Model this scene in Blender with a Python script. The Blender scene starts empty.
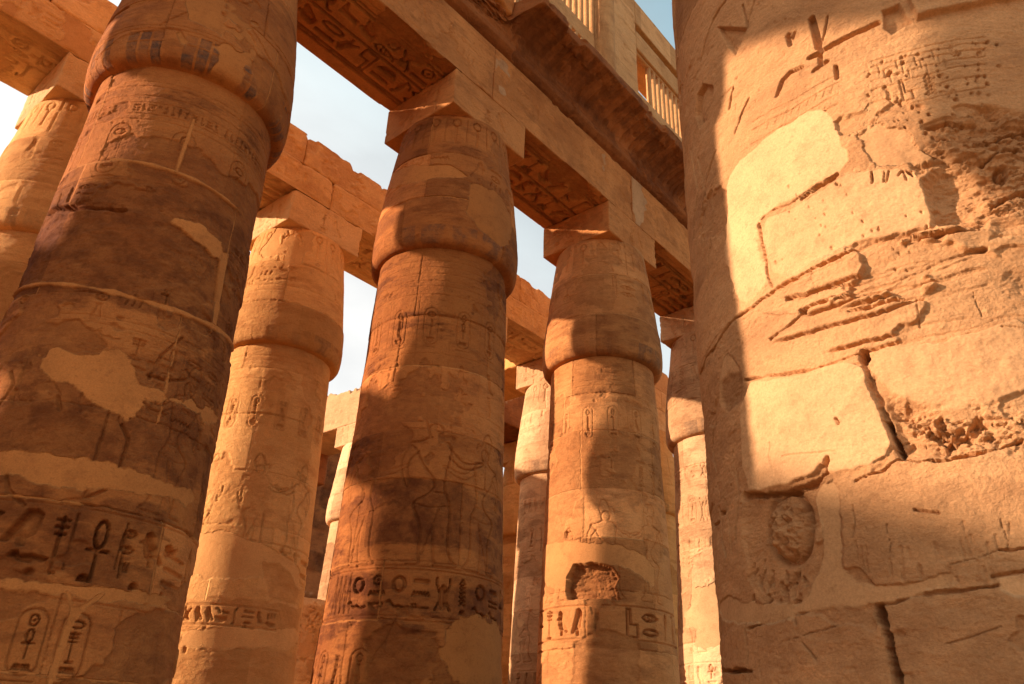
import bpy, math
import numpy as np
from mathutils import Matrix, Vector

# ------------------------------------------------------------------ camera, sky, sun, exposure
S = bpy.context.scene
COL = S.collection
rad = math.radians
F, YAW, PITCH, ROLL, EYE = 807.4, .8545, .4759, .0403, 1.6
cam_d = bpy.data.cameras.new('camera'); cam = bpy.data.objects.new('camera', cam_d); COL.objects.link(cam)
fw = Vector((math.sin(YAW)*math.cos(PITCH), math.cos(YAW)*math.cos(PITCH), math.sin(PITCH)))
rt0 = Vector((math.cos(YAW), -math.sin(YAW), 0)); up0 = rt0.cross(fw)
rt = math.cos(ROLL)*rt0+math.sin(ROLL)*up0; up = -math.sin(ROLL)*rt0+math.cos(ROLL)*up0
cam.matrix_world = Matrix(((rt.x, up.x, -fw.x, 0), (rt.y, up.y, -fw.y, 0), (rt.z, up.z, -fw.z, EYE), (0, 0, 0, 1)))
cam_d.sensor_width = 36; cam_d.lens = F/1024*36; cam_d.clip_end = 600; cam_d.clip_start = .05
S.camera = cam
S.view_settings.view_transform = 'Standard'; S.view_settings.look = 'None'
S.view_settings.gamma = 1; S.view_settings.use_curve_mapping = False
S.view_settings.exposure = 0.82
S.cycles.max_bounces = 10; S.cycles.diffuse_bounces = 6

SUN_AZ, SUN_EL = -49.0, 16.9          # azimuth from +Y towards +X
w = bpy.data.worlds.new('World'); S.world = w; w.use_nodes = True
nt = w.node_tree; N = nt.nodes; L = nt.links
bg = N['Background']; bg.inputs['Strength'].default_value = .058
sky = N.new('ShaderNodeTexSky'); sky.sky_type = 'NISHITA'; sky.sun_disc = False
sky.sun_elevation = rad(SUN_EL); sky.sun_rotation = rad(SUN_AZ)
sky.air_density = 1.0; sky.dust_density = 3.0; sky.ozone_density = 1.0
tc = N.new('ShaderNodeTexCoord')
cn = N.new('ShaderNodeTexNoise'); cn.inputs['Scale'].default_value = 2.2; cn.inputs['Detail'].default_value = 6
cn.inputs['Roughness'].default_value = .5; cn.inputs['Distortion'].default_value = .4
cm = N.new('ShaderNodeMapping'); cm.inputs['Scale'].default_value = (1, 1, 2.4)
L.new(tc.outputs['Generated'], cm.inputs['Vector']); L.new(cm.outputs[0], cn.inputs['Vector'])
cr = N.new('ShaderNodeMapRange'); cr.inputs['From Min'].default_value = .38; cr.inputs['From Max'].default_value = .62
cr.inputs['To Min'].default_value = .62; cr.inputs['To Max'].default_value = .97
L.new(cn.outputs['Fac'], cr.inputs['Value'])
cr.inputs['To Min'].default_value = .72
# thin high cloud: white towards the sun and low down, blue high up and away from it
sdv = Vector((math.sin(rad(SUN_AZ))*math.cos(rad(SUN_EL)), math.cos(rad(SUN_AZ))*math.cos(rad(SUN_EL)), math.sin(rad(SUN_EL))))
dot = N.new('ShaderNodeVectorMath'); dot.operation = 'DOT_PRODUCT'
dot.inputs[1].default_value = (-.5*sdv.x, -.5*sdv.y, 1-.5*sdv.z); L.new(tc.outputs['Generated'], dot.inputs[0])
wob = N.new('ShaderNodeMath'); wob.operation = 'MULTIPLY_ADD'; wob.inputs[1].default_value = .22; L.new(cn.outputs['Fac'], wob.inputs[0])
off = N.new('ShaderNodeMath'); off.operation = 'SUBTRACT'; off.inputs[1].default_value = .11
L.new(dot.outputs['Value'], off.inputs[0]); L.new(off.outputs[0], wob.inputs[2])
veil = N.new('ShaderNodeValToRGB'); el_ = veil.color_ramp.elements
el_[0].position = .37; el_[0].color = (.97, .96, .93, 1); el_[1].position = .82; el_[1].color = (.27, .45, .54, 1)
e2 = el_.new(.60); e2.color = (.62, .71, .73, 1); L.new(wob.outputs[0], veil.inputs[0])
gain_ = N.new('ShaderNodeVectorMath'); gain_.operation = 'SCALE'; gain_.inputs['Scale'].default_value = 12.4; L.new(veil.outputs[0], gain_.inputs[0])
cmx = N.new('ShaderNodeMix'); cmx.data_type = 'RGBA'
L.new(cr.outputs[0], cmx.inputs[0]); L.new(sky.outputs[0], cmx.inputs[6]); L.new(gain_.outputs[0], cmx.inputs[7]); L.new(cmx.outputs[2], bg.inputs['Color'])

sd = bpy.data.lights.new('sun', 'SUN'); so = bpy.data.objects.new('sun', sd); COL.objects.link(so)
sd.energy = 5.0; sd.angle = rad(.55); sd.color = (1, .78, .61)
sdir = Vector((math.sin(rad(SUN_AZ))*math.cos(rad(SUN_EL)), math.cos(rad(SUN_AZ))*math.cos(rad(SUN_EL)), math.sin(rad(SUN_EL))))
so.rotation_euler = sdir.to_track_quat('Z', 'Y').to_euler()
so.location = (0, 0, 40)

# ------------------------------------------------------------------ noise and relief canvas
def lat(ix, iy, seed):
    h = (ix.astype(np.int64)*374761393+iy.astype(np.int64)*668265263+seed*974634777) & 0xffffffff
    h = ((h ^ (h >> 13))*1274126177) & 0xffffffff
    return ((h ^ (h >> 16)) & 0xffff)/65535.0
def vnoise(U, V, seed=0):
    iu = np.floor(U); iv = np.floor(V); fu = U-iu; fv = V-iv
    fu = fu*fu*fu*(fu*(fu*6-15)+10); fv = fv*fv*fv*(fv*(fv*6-15)+10)
    a = lat(iu, iv, seed); b = lat(iu+1, iv, seed); c = lat(iu, iv+1, seed); d = lat(iu+1, iv+1, seed)
    return (a*(1-fu)+b*fu)*(1-fv)+(c*(1-fu)+d*fu)*fv
def fbm(U, V, scale=1., octv=4, seed=0, sv=None, gain=.5):      # -1..1
    sv = scale if sv is None else sv
    r = 0; a = 1; t = 0
    for o in range(octv):
        k = 2.03**o
        c, s = math.cos(o*.7), math.sin(o*.7)
        X = U*scale*k; Y = V*sv*k
        r = r+a*(vnoise(X*c-Y*s+o*17.3, X*s+Y*c+o*9.1, seed+o)*2-1); t += a; a *= gain
    return r/t
def ss(x, a, b):
    t = np.clip((x-a)/(b-a), 0, 1); return t*t*(3-2*t)

def chaikin(p, n):
    p = np.array(p, float)
    for _ in range(n):
        q = np.roll(p, -1, 0); p = np.stack([p*.78+q*.22, p*.22+q*.78], 1).reshape(-1, 2)
    return p
def ledge(c, pts, h, fall=.10):        # bedding plate that overhangs a sharp line and dies away above it
    P = np.array(sorted(pts)); u0, u1 = P[0, 0], P[-1, 0]
    W = c.win(u0, u1, P[:, 1].min()-.05, P[:, 1].max()+fall*4)
    if W is None: return
    sl, U, V = W; line = np.interp(U, P[:, 0], P[:, 1])+.03*fbm(U, U*0, 3.5, 5, c.seed+61, gain=.62)
    d = V-line; e = ss(U, u0, u0+.12)*(1-ss(U, u1-.12, u1))
    c.H[sl] += h*e*ss(d, -.004, .005)*np.exp(-np.maximum(d, 0)/fall)*(.55+.45*fbm(U, U*0+pts[0][1], 2.2, 4, c.seed+62))-max(h, .03)*e*np.exp(-((d+.006)/.008)**2)
class Canvas:
    def __init__(c, us, vs, seed=0):
        c.us, c.vs, c.seed = us, vs, seed
        n = (len(vs), len(us))
        c.H = np.zeros(n); c.P = np.zeros(n); c.D = np.zeros(n); c.B = np.full(n, .5); c.K = np.zeros(n)
    def win(c, u0, u1, v0, v1):
        i0, i1 = np.searchsorted(c.us, [u0, u1]); j0, j1 = np.searchsorted(c.vs, [v0, v1])
        if i1-i0 < 2 or j1-j0 < 2: return None
        sl = (slice(j0, j1), slice(i0, i1))
        U, V = np.meshgrid(c.us[i0:i1], c.vs[j0:j1]); return sl, U, V
    def all(c):
        return (slice(None), slice(None)), *np.meshgrid(c.us, c.vs)
    def stroke(c, pts, wd, depth, soft=.5, wob=0, paint=0, mortar=0, jag=0):
        pts = np.array(pts, float); m = wd*2+wob*2
        W = c.win(pts[:, 0].min()-m, pts[:, 0].max()+m, pts[:, 1].min()-m, pts[:, 1].max()+m)
        if W is None: return
        sl, U, V = W
        if wob:
            k = .5/max(wob, .01)*.25
            U = U+wob*fbm(U, V, k, 3, c.seed+71); V = V+wob*fbm(U, V, k, 3, c.seed+72)
        d = np.full(U.shape, 1e9)
        if len(pts) == 1: d = np.hypot(U-pts[0, 0], V-pts[0, 1])
        for (x0, y0), (x1, y1) in zip(pts[:-1], pts[1:]):
            dx, dy = x1-x0, y1-y0; t = np.clip(((U-x0)*dx+(V-y0)*dy)/(dx*dx+dy*dy+1e-12), 0, 1)
            d = np.minimum(d, np.hypot(U-x0-t*dx, V-y0-t*dy))
        if jag: d = d/(1+jag*(fbm(U, V, 5, 2, c.seed+73)+.9*fbm(U, V, 24, 3, c.seed+74, gain=.7)).clip(-.85, 1.6))
        soft *= .7; g = 1-ss(d, wd*(1-soft)*.5, wd*.5+wd*soft*.25)
        if mortar:
            c.H[sl] = c.H[sl]*(1-g)+depth*g; c.P[sl] = np.maximum(c.P[sl], g*mortar)
        else: c.H[sl] -= depth*g
        if paint: c.K[sl] = np.maximum(c.K[sl], g*paint)
    def sdf(c, pts, U, V):
        d = np.full(U.shape, 1e9); ins = np.zeros(U.shape, bool)
        n = len(pts)
        for i in range(n):
            x0, y0 = pts[i]; x1, y1 = pts[(i+1) % n]
            dx, dy = x1-x0, y1-y0; t = np.clip(((U-x0)*dx+(V-y0)*dy)/(dx*dx+dy*dy+1e-12), 0, 1)
            d = np.minimum(d, np.hypot(U-x0-t*dx, V-y0-t*dy))
            if y0 != y1:
                cond = ((y0 > V) != (y1 > V)) & (U < (x1-x0)*(V-y0)/(y1-y0)+x0); ins ^= cond
        return np.where(ins, d, -d)
    def region(c, pts, wob=0., wscale=6., pad=.1):
        pts = np.array(pts, float)
        W = c.win(pts[:, 0].min()-pad, pts[:, 0].max()+pad, pts[:, 1].min()-pad, pts[:, 1].max()+pad)
        if W is None: return None
        sl, U, V = W; d = c.sdf(pts, U, V)
        if wob: d = d+wob*(2.2*fbm(U, V, wscale*.5, 3, c.seed+31)+.8*fbm(U, V, wscale*2., 4, c.seed+33, gain=.6))
        return sl, U, V, d
    def sunk(c, pts, depth, edge=.012):           # sunk relief: deep at the outline, body bulging inside
        R = c.region(pts, pad=edge*2)
        if R is None: return
        sl, U, V, d = R
        g = ss(d, -edge*.4, edge*.5)*(.45+.55*np.exp(-np.maximum(d, 0)/(edge*2.2)))
        c.H[sl] -= depth*g
    def plaster(c, pts, off=.0, wob=.03, wscale=6., dark=0., rough=.0008, edge=.008):
        pts = chaikin(pts, 1)
        R = c.region(pts, wob, wscale, pad=.12)
        if R is None: return
        sl, U, V, d = R; m = ss(d, -edge, edge)
        lip = np.exp(-(d/.008)**2)*.0006
        c.H[sl] = c.H[sl]*(1-m)+m*(off+.004*fbm(U, V, 1.5, 2, c.seed+5)+rough*fbm(U, V, 14, 3, c.seed+6))+lip*m
        c.P[sl] = np.maximum(c.P[sl]*(1-m), m); c.D[sl] *= (1-m); c.K[sl] *= (1-m)
        c.B[sl] = c.B[sl]*(1-m)+(.5-dark)*m
    def terr(c, U, V, k=1., s=0):
        n = fbm(U, V, 2.6*k, 5, c.seed+55+s, sv=8*k, gain=.68)*5
        f = n-np.floor(n); return (np.floor(n)+ss(f, .0, .22))/5
    def cavity(c, pts, depth, rough=.02, wob=.03, wscale=7., dark=.3, edge=.02, rs=9.):
        R = c.region(pts, wob, wscale, pad=.12)
        if R is None: return
        sl, U, V, d = R; m = ss(d, -edge*.5, edge)
        n = fbm(U, V, rs, 5, c.seed+44, gain=.6)
        c.H[sl] = c.H[sl]*(1-m)+m*(-depth*(.55+.45*ss(d, 0, depth*2.5))+rough*(.45*n+1.3*c.terr(U, V)))
        c.P[sl] *= (1-m); c.D[sl] = np.maximum(c.D[sl], m*dark*(.6+.4*n)); c.K[sl] *= (1-m)
    def flakes(c, scale, thr, depth, sv=None, seed=0, dark=.25, zone=None, rough=.004):
        sl, U, V = c.all()
        n = fbm(U, V, scale, 5, c.seed+seed+100, sv=sv, gain=.55)
        if zone is not None: n = n+zone(U, V)
        m = ss(n, thr, thr+.035)
        r = fbm(U, V, 11, 4, c.seed+seed+7, sv=20, gain=.6)
        c.H[:] = c.H*(1-m*.85)+m*(-depth+rough*r)
        c.D[:] = np.maximum(c.D, m*dark*(.7+.5*r)); c.K[:] *= 1-m
    def patches(c, scale, thr, seed=0, sv=None, zone=None, off=-.001):
        sl, U, V = c.all()
        n = fbm(U, V, scale, 5, c.seed+seed+300, sv=sv, gain=.5)
        if zone is not None: n = n+zone(U, V)
        m = ss(n, thr, thr+.02)
        c.H[:] = c.H*(1-m)+m*(off+.002*fbm(U, V, 4, 2, c.seed)); c.P[:] = np.maximum(c.P, m); c.D[:] *= 1-m; c.K[:] *= 1-m; c.B[:] = c.B*(1-m)+m*(.36+.12*fbm(U, V, 3, 4, c.seed+8))
    def erode(c, amp=1., lo=.015, mid=.0055, fine=.0018):
        sl, U, V = c.all()
        calm = 1-.8*c.P
        c.H += amp*(lo*fbm(U, V, .9, 3, c.seed+1)+calm*(mid*fbm(U, V, 5, 5, c.seed+2, sv=6.5, gain=.6)+fine*fbm(U, V, 28, 3, c.seed+3)))
        z = ss(fbm(U, V, 1.3, 4, c.seed+8, sv=2.2), .05, .45)*calm     # weathered zones with ragged strata
        c.H -= amp*z*.012*np.abs(fbm(U, V, 3.5, 6, c.seed+9, sv=9, gain=.68))
        p = vnoise(U*26, V*26, c.seed+12)                              # pits
        c.H -= amp*calm*.006*ss(p, .86, .95)*(.3+z)
    def stains(c, amt=.5, scale=.8, sv=1.8, seed=0, zone=None):
        sl, U, V = c.all()
        n = fbm(U, V, scale, 7, c.seed+seed+500, sv=sv*1.5, gain=.7)*1.15
        if zone is not None: n = n+zone(U, V)
        n = n+(.5-c.B)*.6
        c.D[:] = np.maximum(c.D, amt*ss(n, .02, .34)*(.55+.45*ss(fbm(U, V, 4.5, 6, c.seed+77, gain=.7), -.3, .3))*(1-c.P))

def courses(c, zs, rng, lo=1.1, hi=1.9, depth=.012, wd=.014, prot=.009, mort=.35, wob=.012, tint=1.):
    u0, u1 = c.us[0], c.us[-1]
    seg = []
    for i in range(len(zs)-1):
        a, b = zs[i], zs[i+1]; u = u0+rng.uniform(-lo, 0); ed = []
        while u < u1:
            v = u+rng.uniform(lo, hi); ed.append((u, v)); u = v
        ct = rng.normal(0, .12)
        for (p, q) in ed:
            W = c.win(p, q, a, b)
            if W is None: continue
            sl = W[0]; c.B[sl] = np.clip(.5+(ct+rng.normal(0, .14))*tint, 0, 1); c.H[sl] += rng.uniform(-prot, prot)
            if p > u0: seg.append(([(p, a), (p+rng.uniform(-.03, .03), b)], 0))
        if a > c.vs[0]+.01: seg += [([(p, a+rng.uniform(-.008, .008)), (q, a+rng.uniform(-.008, .008))], 1) for p, q in ed]
    return seg
def joints(c, seg, rng, depth=.020, wd=.017, mort=.3, wob=.014, chips=.55):
    for pts, h in seg:
        if h and rng.random() < chips:
            t = rng.uniform(0, 1); x = pts[0][0]*(1-t)+pts[1][0]*t; y = pts[0][1]; a = rng.uniform(.04, .2); b = rng.uniform(.015, .06)
            c.cavity([(x-a, y-b*.3), (x-a*.4, y-b), (x+a*.5, y-b*.8), (x+a, y), (x+a*.3, y+b*.6), (x-a*.6, y+b*.5)], rng.uniform(.012, .035), .01, .02, 10, dark=.25, edge=.01)
        if rng.random() < mort: c.stroke(pts, wd*1.25, .001, .4, wob, mortar=.8, jag=.6)
        else: c.stroke(pts, wd*rng.uniform(.6, 1.3), depth*rng.uniform(.3, 1.3), .5, wob, jag=.8)

# ------------------------------------------------------------------ carved signs (unit cell, x right, y up)
def ell(cx, cy, rx, ry, a0=0, a1=360, n=16):
    return [(cx+rx*math.cos(rad(a)), cy+ry*math.sin(rad(a))) for a in np.linspace(a0, a1, n+1)]
G_TALL = {
 'ankh': [('s', ell(.5, .76, .19, .22)), ('s', [(.5, .54), (.5, .02)]), ('s', [(.17, .5), (.83, .5)])],
 'reed': [('p', [(.42, 0), (.5, 0), (.52, .45), (.72, .55), (.74, .85), (.55, 1), (.46, .8), (.44, .4)])],
 'bird': [('p', [(.05, .62), (.2, .72), (.22, .88), (.36, .96), (.5, .86), (.5, .7), (.66, .52), (.98, .2), (.9, .14), (.62, .3), (.55, .22), (.56, .05), (.44, .05), (.44, .22), (.3, .3), (.22, .45), (.2, .62)])],
 'owl': [('p', [(.2, .9), (.35, 1), (.55, .97), (.62, .8), (.75, .55), (.95, .12), (.8, .1), (.62, .25), (.55, .02), (.4, .02), (.42, .2), (.25, .35), (.2, .65)])],
 'staff': [('s', [(.3, .95), (.5, .86), (.5, .05), (.42, 0)]), ('s', [(.3, .95), (.2, .84)]), ('s', [(.5, .05), (.6, 0)])],
 'pillar': [('s', [(.5, 0), (.5, 1)]), ('s', [(.2, .95), (.8, .95)]), ('s', [(.22, .82), (.78, .82)]), ('s', [(.25, .69), (.75, .69)]), ('s', [(.28, 0), (.72, 0)])],
 'man': [('p', [(.3, 0), (.85, 0), (.88, .2), (.6, .3), (.62, .58), (.9, .68), (.86, .76), (.58, .7), (.58, .86), (.45, .98), (.33, .86), (.34, .66), (.22, .5), (.28, .2)])],
 'cobra': [('p', [(.55, 0), (.68, .05), (.6, .3), (.7, .55), (.62, .8), (.45, .98), (.25, .9), (.3, .8), (.42, .78), (.42, .55), (.35, .35), (.48, .2)]), ('s', [(.6, .08), (.9, .12), (.95, .3)])],
 'jar': [('p', [(.35, 0), (.65, 0), (.75, .35), (.62, .7), (.62, .9), (.7, 1), (.3, 1), (.38, .9), (.38, .7), (.25, .35)])],
 'leg': [('p', [(.35, 1), (.58, 1), (.6, .25), (.95, .08), (.95, 0), (.38, 0)])],
 'seat': [('s', [(.15, 0), (.15, .45), (.62, .45), (.62, 1), (.85, 1), (.85, 0), (.15, 0)])],
 'beetle': [('p', ell(.5, .45, .26, .34)), ('s', [(.25, .6), (.05, .8), (.1, .95)]), ('s', [(.75, .6), (.95, .8), (.9, .95)]), ('s', [(.25, .3), (.05, .1)]), ('s', [(.75, .3), (.95, .1)])],
 'rope': [('s', [(.3, 0), (.7, .15), (.3, .32), (.7, .5), (.3, .68), (.7, .82), (.5, 1), (.3, .82), (.7, .68), (.3, .5), (.7, .32), (.3, .15), (.7, 0)])],
}
G_FLAT = {
 'water': [('s', [(0, .3), (.1, .7), (.2, .3), (.3, .7), (.4, .3), (.5, .7), (.6, .3), (.7, .7), (.8, .3), (.9, .7), (1, .3)])],
 'mouth': [('s', ell(.5, .5, .46, .3))],
 'bread': [('p', ell(.5, .2, .3, .6, 0, 180, 10))],
 'basket': [('p', ell(.5, .85, .48, .7, 180, 360, 12))],
 'disk': [('s', ell(.5, .5, .26, .46)), ('s', [(.48, .5), (.52, .5)])],
 'bar': [('p', [(.02, .3), (.98, .3), (.98, .7), (.02, .7)])],
 'viper': [('s', [(0, .8), (.12, .95), (.2, .7), (.35, .3), (.55, .45), (.75, .25), (1, .35)])],
 'arm': [('s', [(0, .7), (.2, .75), (.3, .45), (.98, .4)]), ('s', [(0, .45), (.25, .4)])],
 'three': [('s', [(.15, .1), (.22, .9)]), ('s', [(.45, .1), (.52, .9)]), ('s', [(.75, .1), (.82, .9)])],
 'two': [('s', [(.0, .75), (1, .7)]), ('s', [(.0, .25), (1, .2)])],
 'duck': [('p', [(0, .5), (.1, .85), (.25, .9), (.28, .6), (.6, .75), (1, .55), (.85, .25), (.6, .1), (.3, .2), (.15, .45)])],
 'eye': [('s', [(0, .5), (.25, .85), (.6, .85), (1, .5), (.6, .2), (.25, .2), (0, .5)]), ('s', ell(.48, .52, .12, .25))],
}
TALL, FLAT = list(G_TALL), list(G_FLAT)
def put(c, g, x, y, wdt, hgt, depth, sw, flip=False, rot=False, paint=0):
    depth *= 2.1; sw *= .9
    d = G_TALL.get(g) or G_FLAT[g]
    for kind, pts in d:
        q = []
        for a, b in pts:
            if flip: a = 1-a
            if rot: q.append((x+b*wdt, y+(1-a)*hgt))
            else: q.append((x+a*wdt, y+b*hgt))
        if kind == 's': c.stroke(q, sw, depth, .45, paint=paint)
        else: c.sunk(q, depth*1.15, sw*.8)
def glyph_row(c, x0, x1, y0, y1, rng, depth=.012, sw=None, rules=True, seq=None, keep=.95, rot=False):
    h = y1-y0; sw = sw or h*.075; x = x0
    if rules:
        for yy in (y0-h*.1, y1+h*.1): c.stroke([(x0, yy), (x1, yy)], sw*.8, depth*.8, .5, .002)
    k = 0
    while x < x1-.3*h:
        g = None
        if seq: g = seq[k % len(seq)]; k += 1
        if g is None: g = rng.choice(['T', 'T', 'F2', 'F3', 'TF'])
        fl = rng.random() < .2
        if rng.random() > keep: x += h*.6; continue
        if g in G_TALL:
            put(c, g, x, y0, h*.55, h, depth, sw, fl); x += h*.68
        elif g == 'T':
            put(c, rng.choice(TALL), x, y0, h*rng.uniform(.42, .62), h, depth, sw, fl); x += h*.68
        elif g == 'F2':
            put(c, rng.choice(FLAT), x, y0+.55*h, h*.72, h*.36, depth, sw, fl); put(c, rng.choice(FLAT), x, y0+.04*h, h*.72, h*.36, depth, sw, fl); x += h*.86
        elif g == 'F3':
            for j in range(3): put(c, rng.choice(FLAT), x, y0+(.7-.33*j)*h, h*.72, h*.24, depth, sw*.9, fl)
            x += h*.86
        elif g == 'TF':
            put(c, rng.choice(TALL), x, y0+.3*h, h*.45, h*.7, depth, sw, fl); put(c, rng.choice(FLAT), x, y0, h*.5, h*.22, depth, sw, fl); x += h*.62
        else:
            x += h*.4
def glyph_cols(c, x0, x1, y0, y1, cw, rng, depth=.01, rules=True):
    n = max(1, int(round((x1-x0)/cw))); cw = (x1-x0)/n
    for i in range(n):
        a = x0+i*cw; y = y1
        if rules: c.stroke([(a, y0), (a, y1)], .010, depth*.7, .5, .002)
        while y > y0+.3*cw:
            if rng.random() < .5:
                hh = cw*.8; put(c, rng.choice(TALL), a+.15*cw, y-hh, cw*.6, hh*.92, depth, cw*.07)
            else:
                hh = cw*.36; put(c, rng.choice(FLAT), a+.12*cw, y-hh, cw*.74, hh*.8, depth, cw*.065)
            y -= hh+.07*cw
    if rules: c.stroke([(x1, y0), (x1, y1)], .010, depth*.7, .5, .002)
def figure(c, x, y, h, depth=.012, flip=False, crown=True, sw=None):
    sw = sw or h*.014; depth *= 1.5
    s = -1 if flip else 1
    def q(pts):
        pts = np.array([(x+s*a*h, y+b*h) for a, b in pts])
        for _ in range(2): pts = np.concatenate([pts[:1], np.stack([pts[:-1]*.75+pts[1:]*.25, pts[:-1]*.25+pts[1:]*.75], 1).reshape(-1, 2), pts[-1:]])
        return pts
    c.stroke(q([(-.1, 0), (-.02, 0), (-.04, .06), (-.03, .2), (-.07, .3), (-.1, .36), (.02, .43), (.03, .5), (-.06, .6), (-.1, .7), (-.16, .73), (-.06, .745), (-.03, .77)]), sw, depth)
    c.stroke(q([(.05, 0), (.2, 0), (.13, .05), (.12, .2), (.13, .3), (.12, .38), (.09, .43), (.08, .5), (.1, .6), (.12, .7), (.1, .745), (.04, .76)]), sw, depth)
    c.stroke(q([(-.02, .06), (.04, .25), (.07, .36), (.03, .2), (.05, 0)]), sw*.8, depth*.7)
    c.stroke(q([(-.09, .36), (.0, .33), (.13, .36)]), sw*.7, depth*.6)
    c.stroke(q([(.02, .43), (.09, .43)]), sw*.7, depth*.6)
    c.stroke(q(ell(.01, .815, .045, .05, -60, 240)), sw, depth)
    if crown: c.stroke(q([(-.04, .84), (-.07, .93), (-.02, 1.0), (.03, .95), (.05, .86), (.09, .9), (.1, .85)]), sw*.9, depth)
    c.stroke(q([(.1, .72), (.2, .62), (.34, .68), (.36, .66), (.2, .58), (.1, .66)]), sw*.8, depth*.9)
    c.stroke(q([(-.14, .72), (-.19, .6), (-.15, .46), (-.12, .45), (-.15, .6), (-.08, .68)]), sw*.8, depth*.9)
def cartouche(c, x, y, wdt, h, rng, depth=.01, vert=True):
    depth *= 1.5
    r = wdt/2 if vert else h/2
    if vert: pts = ell(x+r, y+h-r, r, r, 0, 180)+ell(x+r, y+r+.04, r, r, 180, 360)+[(x+2*r, y+h-r)]
    else: pts = ell(x+r, y+r, r, r, 90, 270)+ell(x+wdt-r-.04, y+r, r, r, -90, 90)+[(x+r, y+2*r)]
    c.stroke(pts, .014, depth)
    if vert:
        c.stroke([(x, y), (x+wdt, y)], .014, depth)
        yy = y+h-.16*h
        for g in (rng.choice(['disk', 'mouth']), rng.choice(TALL), rng.choice(['basket', 'water', 'bar'])):
            hh = h*(.42 if g in G_TALL else .17); put(c, g, x+.22*wdt, yy-hh+.08*h, wdt*.56, hh, depth, wdt*.07); yy -= hh+.03*h

# ------------------------------------------------------------------ materials
def stone(name, c1, c2, dark=(.16, .075, .035), plast=(.62, .33, .155), paint=(.075, .055, .045), bump=.5, strata=.25, var=1.):
    m = bpy.data.materials.new(name); m.use_nodes = True; t = m.node_tree; N = t.nodes; L = t.links
    b = N['Principled BSDF']; b.inputs['Roughness'].default_value = .92; b.inputs['Specular IOR Level'].default_value = .18
    geo = N.new('ShaderNodeNewGeometry'); pos = geo.outputs['Position']
    at = N.new('ShaderNodeAttribute'); at.attribute_name = 'relief'; at.attribute_type = 'GEOMETRY'
    sep = N.new('ShaderNodeSeparateColor'); L.new(at.outputs['Color'], sep.inputs[0])
    def noise(scale, detail=6, rough=.6, mp=None, dist=0):
        n = N.new('ShaderNodeTexNoise'); n.inputs['Scale'].default_value = scale; n.inputs['Detail'].default_value = detail
        n.inputs['Roughness'].default_value = rough; n.inputs['Distortion'].default_value = dist
        if mp:
            g = N.new('ShaderNodeMapping'); g.inputs['Scale'].default_value = mp; L.new(pos, g.inputs['Vector']); L.new(g.outputs[0], n.inputs['Vector'])
        else: L.new(pos, n.inputs['Vector'])
        return n.outputs['Fac']
    def mr(v, a, b_, c, d):
        n = N.new('ShaderNodeMapRange'); n.inputs[1].default_value = a; n.inputs[2].default_value = b_; n.inputs[3].default_value = c; n.inputs[4].default_value = d
        L.new(v, n.inputs[0]); return n.outputs[0]
    def mx(f, a, b_, mode='MIX'):
        n = N.new('ShaderNodeMix'); n.data_type = 'RGBA'; n.blend_type = mode
        for k, v in ((0, f), (6, a), (7, b_)):
            if isinstance(v, (int, float)): n.inputs[k].default_value = v
            elif isinstance(v, tuple): n.inputs[k].default_value = (*v, 1)
            else: L.new(v, n.inputs[k])
        return n.outputs[2]
    def math_(op, a, b_=0.):
        n = N.new('ShaderNodeMath'); n.operation = op
        for k, v in ((0, a), (1, b_)):
            if isinstance(v, (int, float)): n.inputs[k].default_value = v
            else: L.new(v, n.inputs[k])
        return n.outputs[0]
    base = mx(mr(noise(.9, 8, .65), .35, .65, 0, 1), c1, c2)
    st = noise(1.5, 8, .72, (1, 1, 3.2), .5)
    base = mx(mr(st, .5, .72, 0, strata*2.2*var), base, dark)
    base = mx(mr(noise(6, 8, .75), .5, .72, 0, .5*var), base, tuple(min(1, x*1.35) for x in c1))
    base = mx(math_('MULTIPLY', sep.outputs[1], mr(noise(5, 8, .7), .3, .6, .55, 1.)), base, dark)
    pl = mx(mr(noise(1.3, 5, .6), .35, .65, 0, 1), plast, tuple(x*.82 for x in plast))
    pl = mx(mr(noise(5, 9, .75), .5, .8, 0, .55), pl, dark)
    base = mx(sep.outputs[0], base, pl)
    base = mx(mr(noise(16, 8, .78, (1, 1, 1.4)), .54, .70, 0, .42*var), base, dark)
    tb = mr(sep.outputs[2], 0, 1, .58, 1.42)
    cmb = N.new('ShaderNodeCombineColor')
    for k, pw in enumerate((1., 1.16, 1.4)):      # darker blocks are redder, paler ones yellower
        L.new(math_('POWER', tb, pw), cmb.inputs[k])
    base = mx(1., base, cmb.outputs[0], 'MULTIPLY')
    base = mx(math_('MULTIPLY', at.outputs['Alpha'], mr(noise(14, 5, .7), .35, .62, .35, 1.)), base, paint)
    gr = mr(noise(70, 4, .7), .3, .7, .86, 1.14)
    cg = N.new('ShaderNodeCombineColor')
    for k in range(3): L.new(gr, cg.inputs[k])
    base = mx(1., base, cg.outputs[0], 'MULTIPLY')
    L.new(base, b.inputs['Base Color'])
    hgt = math_('ADD', math_('MULTIPLY', noise(52, 7, .75, (1, 1, 1.2)), .018), math_('MULTIPLY', noise(8, 8, .72, (1, 1, 1.5), .3), .045))
    hgt = math_('MULTIPLY', hgt, mr(sep.outputs[0], 0, 1, 1, .3))
    bp = N.new('ShaderNodeBump'); bp.inputs['Strength'].default_value = bump; bp.inputs['Distance'].default_value = 1.
    L.new(hgt, bp.inputs['Height']); L.new(bp.outputs[0], b.inputs['Normal'])
    return m
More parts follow.
